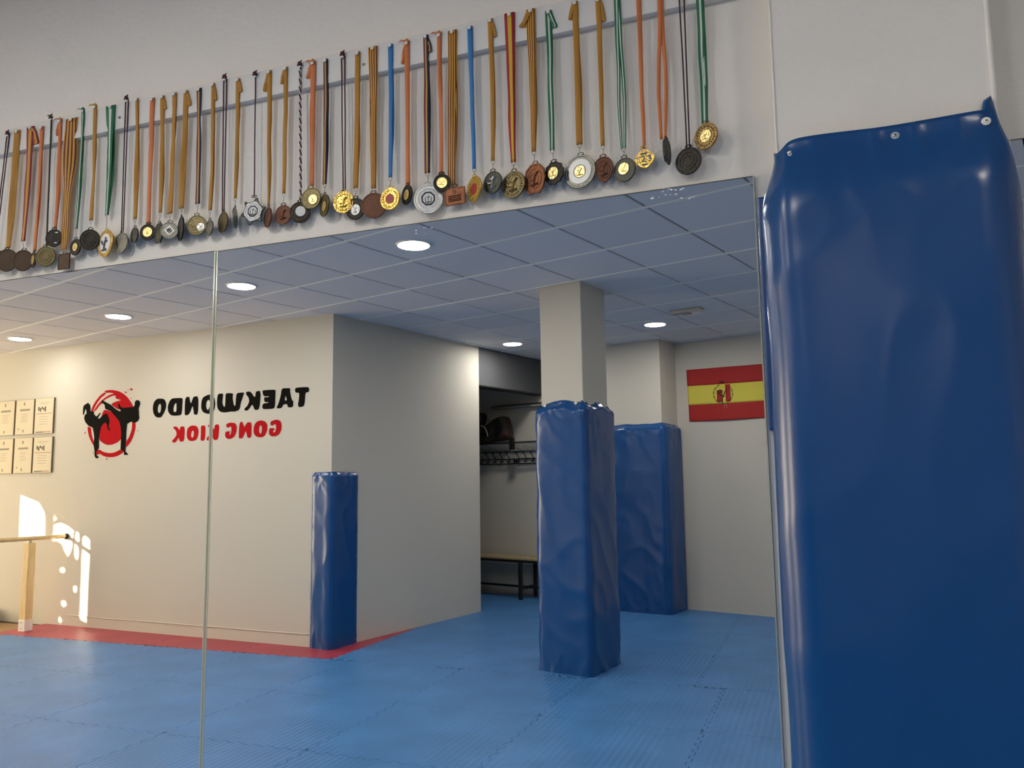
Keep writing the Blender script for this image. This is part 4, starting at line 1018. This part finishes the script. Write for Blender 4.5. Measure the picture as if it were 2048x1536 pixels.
# zone, top (x, y, width), bottom (x, y, width), ribbon, medal (x, y, w, h), shape, metal, inserts, extras, label
c_gold = lambda x=0, z=0, r=.42: ('centre', M_goldc, x, z, r)
MEDALS = [
 ('A', (60, 455, 0), (6, 1310, 0), 'cordm', (-42, 1385, 150, 160), 'disc', 'brown', [], 'k', 'medal on the leftmost maroon cord, cut by the edge of the picture'),
 ('A', (128, 430, 44), (60, 1298, 34), 'gold', (52, 1388, 160, 168), 'disc', 'brown', [], '', 'plain dark brown round medal on a gold ribbon, leftmost whole medal'),
 ('A', (228, 402, 52), (172, 1245, 32), 'redgold', (172, 1390, 150, 158), 'disc', 'brown', [], 't+', 'plain dark brown round medal on a red and gold ribbon'),
 ('A', (312, 400, 30), (258, 1325, 22), 'orange', (250, 1385, 38, 112), 'disc', 'brown', [c_gold(0, 0, .6)], '', 'small medal turned edge-on with a gold centre, on an orange ribbon'),
 ('A', (385, 335, 0), (338, 1290, 0), 'cordk', (342, 1360, 148, 152), 'disc', 'olive', [('rings',)], 'k1', 'dull olive round medal on a single dark cord'),
 ('A', (450, 350, 24), (412, 1150, 22), 'orange', (404, 1222, 124, 132), 'disc', 'black', [('marks',)], 'kt-', 'small black medal with two white marks, half behind a striped ribbon'),
 ('A', (535, 340, 92), (478, 1312, 42), 'catalan', (480, 1396, 86, 118), 'upright', 'brown', [], '', 'upright rectangular plaque medal on a broad yellow and red striped ribbon'),
 ('A', (622, 275, 20), (570, 1155, 18), 'green', (567, 1290, 76, 122), 'disc', 'black', [c_gold(0, 0, .5)], 'k', 'small dark oval medal with gold centre on a thin green and white ribbon'),
 ('A', (712, 245, 24), (682, 1088, 28), 'gold', (672, 1235, 154, 156), 'disc', 'black', [('rings',)], 'k', 'black round medal on a thin gold ribbon, just left of the picture medal'),
 ('A', (828, 245, 68), (800, 1050, 26), 'green', (792, 1262, 108, 200), 'disc', 'gold', [('picture',)], '', 'gold rimmed medal with a white picture, on a broad green and white ribbon'),
 ('A', (950, 195, 0), (915, 1178, 0), 'cordm', (910, 1258, 96, 152), 'disc', 'pewter', [], 'k', 'turned grey medal on a maroon cord, right of the picture medal'),
 ('A', (1025, 190, 22), (1010, 1080, 26), 'gold', (1008, 1200, 56, 112), 'disc', 'dark', [], '', 'small dark grey oval medal seen turned, left of a black and gold one'),
 ('A', (1140, 188, 32), (1110, 1120, 28), 'orange', (1107, 1178, 116, 120), 'disc', 'black', [c_gold(.0, 0, .62)], '', 'small black medal with large gold centre on an orange ribbon'),
 ('A', (1215, 172, 30), (1200, 1030, 24), 'gold', (1190, 1185, 58, 150), 'octo', 'dark', [], 't+', 'narrow dark medal turned sideways beside the one with a silver lattice'),
 ('A', (1307, 148, 30), (1270, 1040, 38), 'gold', (1270, 1166, 132, 126), 'disc', 'pewter', [('lattice',)], '', 'grey medal with a silver diamond lattice'),
 ('A', (1392, 132, 32), (1357, 1000, 38), 'gold', (1355, 1152, 42, 176), 'disc', 'black', [], 't+', 'black medal seen nearly edge-on, right of the lattice medal'),
 ('A', (1490, 115, 34), (1480, 965, 34), 'navy', (1475, 1126, 146, 150), 'disc', 'olive', [('centre', MET['silver'], .42, -.2, .4)], '', 'olive medal with a small silver disc off centre, on a maroon and navy ribbon'),
 ('B', (172, 340, 25), (150, 1275, 26), 'gold', (147, 1407, 50, 114), 'disc', 'pewter', [], 't+', 'small grey oval medal turned sideways, left of a maroon double cord'),
 ('B', (262, 300, 0), (250, 1282, 0), 'cordm', (247, 1366, 70, 152), 'disc', 'olive', [], 'k', 'turned olive medal on a maroon double cord'),
 ('B', (358, 305, 28), (338, 1185, 20), 'gold', (338, 1332, 32, 152), 'disc', 'pewter', [], 't+', 'grey medal seen edge-on, left of the star shaped medal'),
 ('B', (490, 278, 0), (480, 1168, 0), 'cordm1', (474, 1285, 196, 214), 'star', 'dark', [('octagon',)], 'k', 'star shaped grey medal with a white field and black octagon'),
 ('B', (592, 245, 32), (588, 1242, 16), 'gold', (584, 1330, 52, 146), 'disc', 'chestnut', [], 't-', 'brown medal seen edge-on, right of the star shaped medal'),
 ('B', (715, 220, 32), (702, 1150, 24), 'gold', (698, 1310, 122, 146), 'disc', 'chestnut', [('figure', 'copper')], 't-', 'dark brown medal with a raised figure on a gold ribbon'),
 ('B', (825, 205, 0), (830, 1160, 0), 'braid', (825, 1292, 156, 158), 'disc', 'black', [('plain', M_pic, .05, .1, .48), ('wreath', 'bronze')], 'k', 'black medal with white centre hanging on a twisted maroon and white cord'),
 ('B', (920, 180, 40), (912, 1092, 36), 'orange', (908, 1186, 146, 160), 'disc', 'olive', [c_gold(.2, -.15, .46)], 'kt-', 'olive medal with gold centre on a broad orange ribbon'),
 ('B', (1015, 160, 32), (1008, 1080, 28), 'navy', (1008, 1240, 70, 164), 'disc', 'olive', [c_gold(.05, -.1, .45)], '', 'turned olive oval medal with gold centre on a maroon and navy ribbon'),
 ('B', (1145, 130, 0), (1155, 1122, 0), 'cordm', (1150, 1216, 156, 164), 'disc', 'gold', [('wreath',), ('figure', 'gold')], 'k', 'all gold round medal on a maroon double cord'),
 ('B', (1255, 105, 36), (1240, 1110, 36), 'gold', (1240, 1266, 138, 162), 'disc', 'black', [('centre', MET['silver'], .05, -.1, .52)], '', 'black medal with silver centre, left of the plain brown disc'),
 ('B', (1370, 68, 66), (1375, 1112, 36), 'catalan', (1378, 1240, 186, 190), 'disc', 'chestnut', [], '', 'large plain chestnut brown disc on a yellow and red striped ribbon'),
 ('B', (1500, 48, 34), (1500, 1030, 28), 'blue', (1500, 1190, 142, 164), 'disc', 'gold', [('plain', M_redc, 0, 0, .44), ('wreath',)], '', 'gold medal with red centre on the blue ribbon beside the brown disc'),
 ('C', (200, 255, 34), (208, 1312, 34), 'orange', (203, 1386, 74, 144), 'disc', 'black', [c_gold(0, 0, .55)], 'kt-', 'turned dark medal with gold centre on an orange ribbon, left of the big silver one'),
 ('C', (342, 205, 36), (355, 1222, 40), 'navy', (363, 1416, 220, 222), 'disc', 'silver', [('octagon',)], 't+', 'big silver medal with a white field and black octagon'),
 ('C', (442, 195, 32), (458, 1232, 28), 'orange', (465, 1296, 130, 132), 'disc', 'black', [c_gold(0, 0, .62)], 'k', 'small black medal with gold centre, between the silver medal and the copper plaque'),
 ('C', (542, 170, 66), (535, 1312, 58), 'catalan', (562, 1396, 152, 128), 'rect', 'copper', [('lines',)], '', 'oblong copper plaque with raised lines on a striped ribbon'),
 ('C', (672, 140, 38), (705, 1190, 26), 'blue', (707, 1342, 104, 190), 'disc', 'gold', [('plain', M_redc, 0, 0, .44), ('wreath',)], '', 'turned gold medal with red centre on the blue ribbon right of the copper plaque'),
 ('C', (826, 85, 36), (845, 1130, 28), 'gold', (845, 1292, 136, 166), 'disc', 'dark', [('figure', 'silver')], 't+', 'dark grey medal with raised fighters on a gold ribbon'),
 ('C', (970, 40, 74), (1000, 1140, 38), 'spain', (1000, 1310, 172, 204), 'disc', 'olive', [('wreath', 'bronze'), ('figure', 'bronze')], '', 'antique bronze medal on the broad red and yellow ribbon'),
 ('C', (1128, 12, 68), (1152, 1062, 32), 'catalan', (1160, 1265, 158, 226), 'octo', 'copper', [('rings',), ('figure', 'copper')], 't-', 'angular copper medal with a raised figure on a striped ribbon'),
 ('C', (1262, 22, 46), (1290, 1050, 34), 'green', (1305, 1222, 140, 170), 'gear', 'black', [c_gold(-.08, 0, .55)], 't+', 'black scalloped medal with gold centre on a green and white ribbon'),
 ('D', (228, 30, 44), (265, 1110, 48), 'gold', (270, 1318, 236, 256), 'disc', 'pewter', [('ringdisc',), ('centre', M_goldc, 0, 0, .36)], 't-', 'large grey medal with a bright silver ring and gold centre'),
 ('D', (408, 5, 40), (443, 1120, 30), 'gold', (452, 1302, 156, 208), 'leaf', 'chestnut', [('rings',), ('figure', 'copper')], 't+', 'reddish brown pointed medal with a raised figure'),
 ('D', (552, -38, 46), (602, 1135, 44), 'green', (612, 1305, 166, 186), 'disc', 'dark', [c_gold(-.05, .1, .5)], '2', 'dark grey medal with gold centre on a looped green and white ribbon'),
 ('D', (716, -70, 38), (762, 1142, 24), 'orange', (765, 1222, 182, 168), 'diamond', 'gold', [('number',)], '', 'diamond shaped gilt medal with raised figures on an orange ribbon'),
 ('D', (884, -90, 40), (908, 1062, 60), 'orange', (936, 1162, 56, 188), 'octo', 'dark', [], '2', 'medal seen edge-on below a parted orange ribbon'),
 ('D', (1046, -120, 0), (1096, 1142, 0), 'cordp', (1102, 1236, 198, 208), 'disc', 'black', [('rings',)], '', 'plain black round medal on a dark double cord'),
 ('D', (1183, -130, 60), (1228, 948, 50), 'green', (1237, 1046, 176, 200), 'disc', 'bronze', [c_gold(0, 0, .48), ('wreath', 'bronze')], '', 'rightmost medal, tilted bronze with pale gold centre'),
]
for idx, (zn, tp, bt, rk, md_, shp, met, ins, ex, lb) in enumerate(MEDALS):
    ox, oy, sc = ZO[zn]
    def P3(x, y, yy): return at_y(ox + x / sc, oy + y / sc, yy)
    ylay = -.010 - .0016 * (idx % 3)
    top = P3(tp[0], tp[1], YB - .003); bot = P3(bt[0], bt[1], ylay - .002); c = P3(md_[0], md_[1], ylay - .004)
    z_hi = P3(md_[0], md_[1] - md_[3] / 2, c[1])[2]; z_lo = P3(md_[0], md_[1] + md_[3] / 2, c[1])[2]
    RZ = (z_hi - z_lo) / 2
    Rw = (P3(md_[0] + md_[2] / 2, md_[1], c[1])[0] - P3(md_[0] - md_[2] / 2, md_[1], c[1])[0]) / 2
    R = Rw; yaw = 0.0
    if shp in ('disc', 'gear', 'octo', 'star'):           # turn it so that it looks as wide as it does in the photograph
        R = RZ * (.97 if shp != 'octo' else .8)
        best = None
        for k in range(-86, 87, 2):
            a_ = math.radians(k); dx, dy = R * math.cos(a_), R * math.sin(a_)
            def pxx(q): d = q - CAM; return 1024 + FPX * np.dot(d, _r) / np.dot(d, _f)
            wp = abs(pxx(np.array([c[0] + dx, c[1] + dy, c[2]])) - pxx(np.array([c[0] - dx, c[1] - dy, c[2]]))) * sc
            e = abs(wp - md_[2]) + .06 * abs(k)
            if best is None or e < best[0]: best = (e, a_)
        yaw = best[1]
    if shp == 'rect': RZ *= 1.16
    if shp == 'upright': R *= 1.3
    c = np.array(P3(md_[0], md_[1], min(c[1], WY - R * abs(math.sin(yaw)) - .004)))
    t = thing('medal', (float(top[0]), YB, float(top[2])), lb, 'medal', 'medals pinned along the batten')
    tilt = math.radians(random.uniform(-4, 4)) if shp not in ('diamond',) else .1
    medallion(t, (float(c[0]), float(c[1]), float(c[2])), float(R), float(RZ), shp, met, yaw, tilt, ins)
    mtop = np.array([c[0], c[1], c[2] + RZ + .004])
    # pin
    b = MB(); b.tube([(top[0], YB - .0005, top[2]), (top[0], YB - .004, top[2])], .0012, 6)
    b.tube([(top[0], YB - .0045, top[2] + .001), (top[0], YB - .0055, top[2] + .001), (top[0], YB - .0075, top[2] + .001), (top[0], YB - .008, top[2] + .001)], [.003, .0046, .004, .002], 12)
    b.build('push_pin', M_pin, t, True)
    gap = bot[2] - mtop[2]
    if gap > .006:            # split ring and snap link
        b = MB(); b.torus((bot[0], bot[1], bot[2] - .003), .0042, .0007, 1, 14, 5); b.build('split_ring', M_ring, t, True)
        a = Vector((bot[0], bot[1], bot[2] - .007)); e = Vector(tuple(mtop)); 
        b = MB(); b.tube([a, a.lerp(e, .3) + Vector((.001, 0, 0)), a.lerp(e, .7) - Vector((.0008, 0, 0)), e], .0009, 6); b.build('snap_link', M_ring, t, True)
    wpx = lambda w, y: float(w / sc * (np.linalg.norm(at_y(ox + tp[0] / sc + 1, oy + y / sc, -.01) - at_y(ox + tp[0] / sc, oy + y / sc, -.01))))
    mid1 = top * .65 + bot * .35; mid2 = top * .3 + bot * .7
    for m_ in (mid1, mid2): m_[1] = -.012
    seed = idx * 3.7
    if rk in RIB:
        w0, w1 = wpx(tp[2], tp[1]), wpx(bt[2], bt[1])
        up = np.array([0, 0, .006]); T0 = top + up
        if '2' in ex:
            sp = .9 * w1
            for sgn in (-1, 1):
                pts = [T0 + np.array([sgn * .001, sgn * .0006, 0]), mid1 + np.array([sgn * sp * .25, 0, 0]), mid2 + np.array([sgn * sp * .55, 0, 0]), bot + np.array([sgn * sp * .28, 0, -.002])]
                strip(t, pts, w0 * .9, w1 * .38, RIB[rk], seed + sgn, 'ribbon')
        else:
            strip(t, [T0, mid1, mid2, bot], w0, w1, RIB[rk], seed, 'ribbon')
            bk = [T0 + np.array([.0006, .0012, 0]), mid1 + np.array([.10 * w0 * (1 if idx % 2 else -1), .0022, 0]), mid2 + np.array([.16 * w0 * (1 if idx % 2 else -1), .0022, 0]), bot + np.array([0, .0012, 0])]
            strip(t, bk, w0 * .95, w1 * .9, RIB[rk], seed + 1.3, 'back_strand')
        if 't+' in ex or 't-' in ex:       # spare loop hanging beside the pin
            s_ = 1 if 't+' in ex else -1
            ln = random.uniform(.035, .058)
            pts = [T0, T0 + np.array([s_ * w0 * .55, .001, -.02]), T0 + np.array([s_ * w0 * .95, .0005, -ln]), T0 + np.array([s_ * w0 * .75, .002, -ln - .004]), T0 + np.array([s_ * w0 * .45, .002, -ln * .6])]
            strip(t, pts, w0 * .8, w0 * .6, RIB[rk], seed + 5, 'spare_loop')
        if 'k' in ex:
            b = MB(); 
            for q in range(3):
                b.ball((top[0] - .004 + .004 * q, YB - .004, top[2] + .007 + .003 * (q % 2)), .0038, 8, 5, (1, .7, .9))
            b.build('knot', RIB[rk], t, True)
            strip(t, [T0 + np.array([-.004, -.002, .001]), T0 + np.array([-.012, -.003, .005]), T0 + np.array([-.02, -.002, .002])], w0 * .6, w0 * .5, RIB[rk], seed + 8, 'ribbon_end')
    else:
        mm = {'cordm': M_cordm, 'cordm1': M_cordm, 'cordk': M_cordk, 'braid': M_cordm, 'cordp': M_cordp}[rk]
        end = mtop + np.array([0, -.001, -.003])
        if rk == 'braid':
            for ph, m2 in ((0, M_cordm), (math.pi, M_cordw)):
                b = MB(); N = 90; pts = []
                for i in range(N + 1):
                    f = i / N; p = top * (1 - f) + end * f; a = f * 2 * math.pi * 17 + ph
                    pts.append((p[0] + .0019 * math.cos(a), -.0155 + .0019 * math.sin(a), p[2]))
                b.tube(pts, .0019, 6); b.build('cord', m2, t, True)
        else:
            offs = (-1, 1) if rk in ('cordm', 'cordp') else (0,)
            for s_ in offs:
                b = MB(); pts = []
                for i in range(13):
                    f = i / 12; p = top * (1 - f) + end * f
                    spread = (.0052 if rk == 'cordp' else .0046) * (1 - .5 * f) * s_ + .0012 * noise.noise((f * 3, seed, s_))
                    pts.append((p[0] + spread, -.0150 + (.001 if s_ > 0 else 0), p[2] + .004 * (1 - f)))
                b.tube(pts, .0016 if rk != 'cordk' else .0024, 7); b.build('cord', mm, t, True)
        if 'k' in ex:
            b = MB(); 
            for q in range(4): b.ball((top[0] + .0035 * math.cos(q * 1.9), YB - .006, top[2] + .007 + .0035 * math.sin(q * 1.9)), .0042, 8, 5)
            b.tube([(top[0], YB - .006, top[2] + .01), (top[0] + .006, YB - .006, top[2] + .016)], .0018, 6)
            if rk == 'cordk': b.tube([(top[0], YB - .006, top[2] + .01), (top[0] - .012, YB - .006, top[2] + .014)], .0018, 6)
            b.build('knot', mm, t, True)
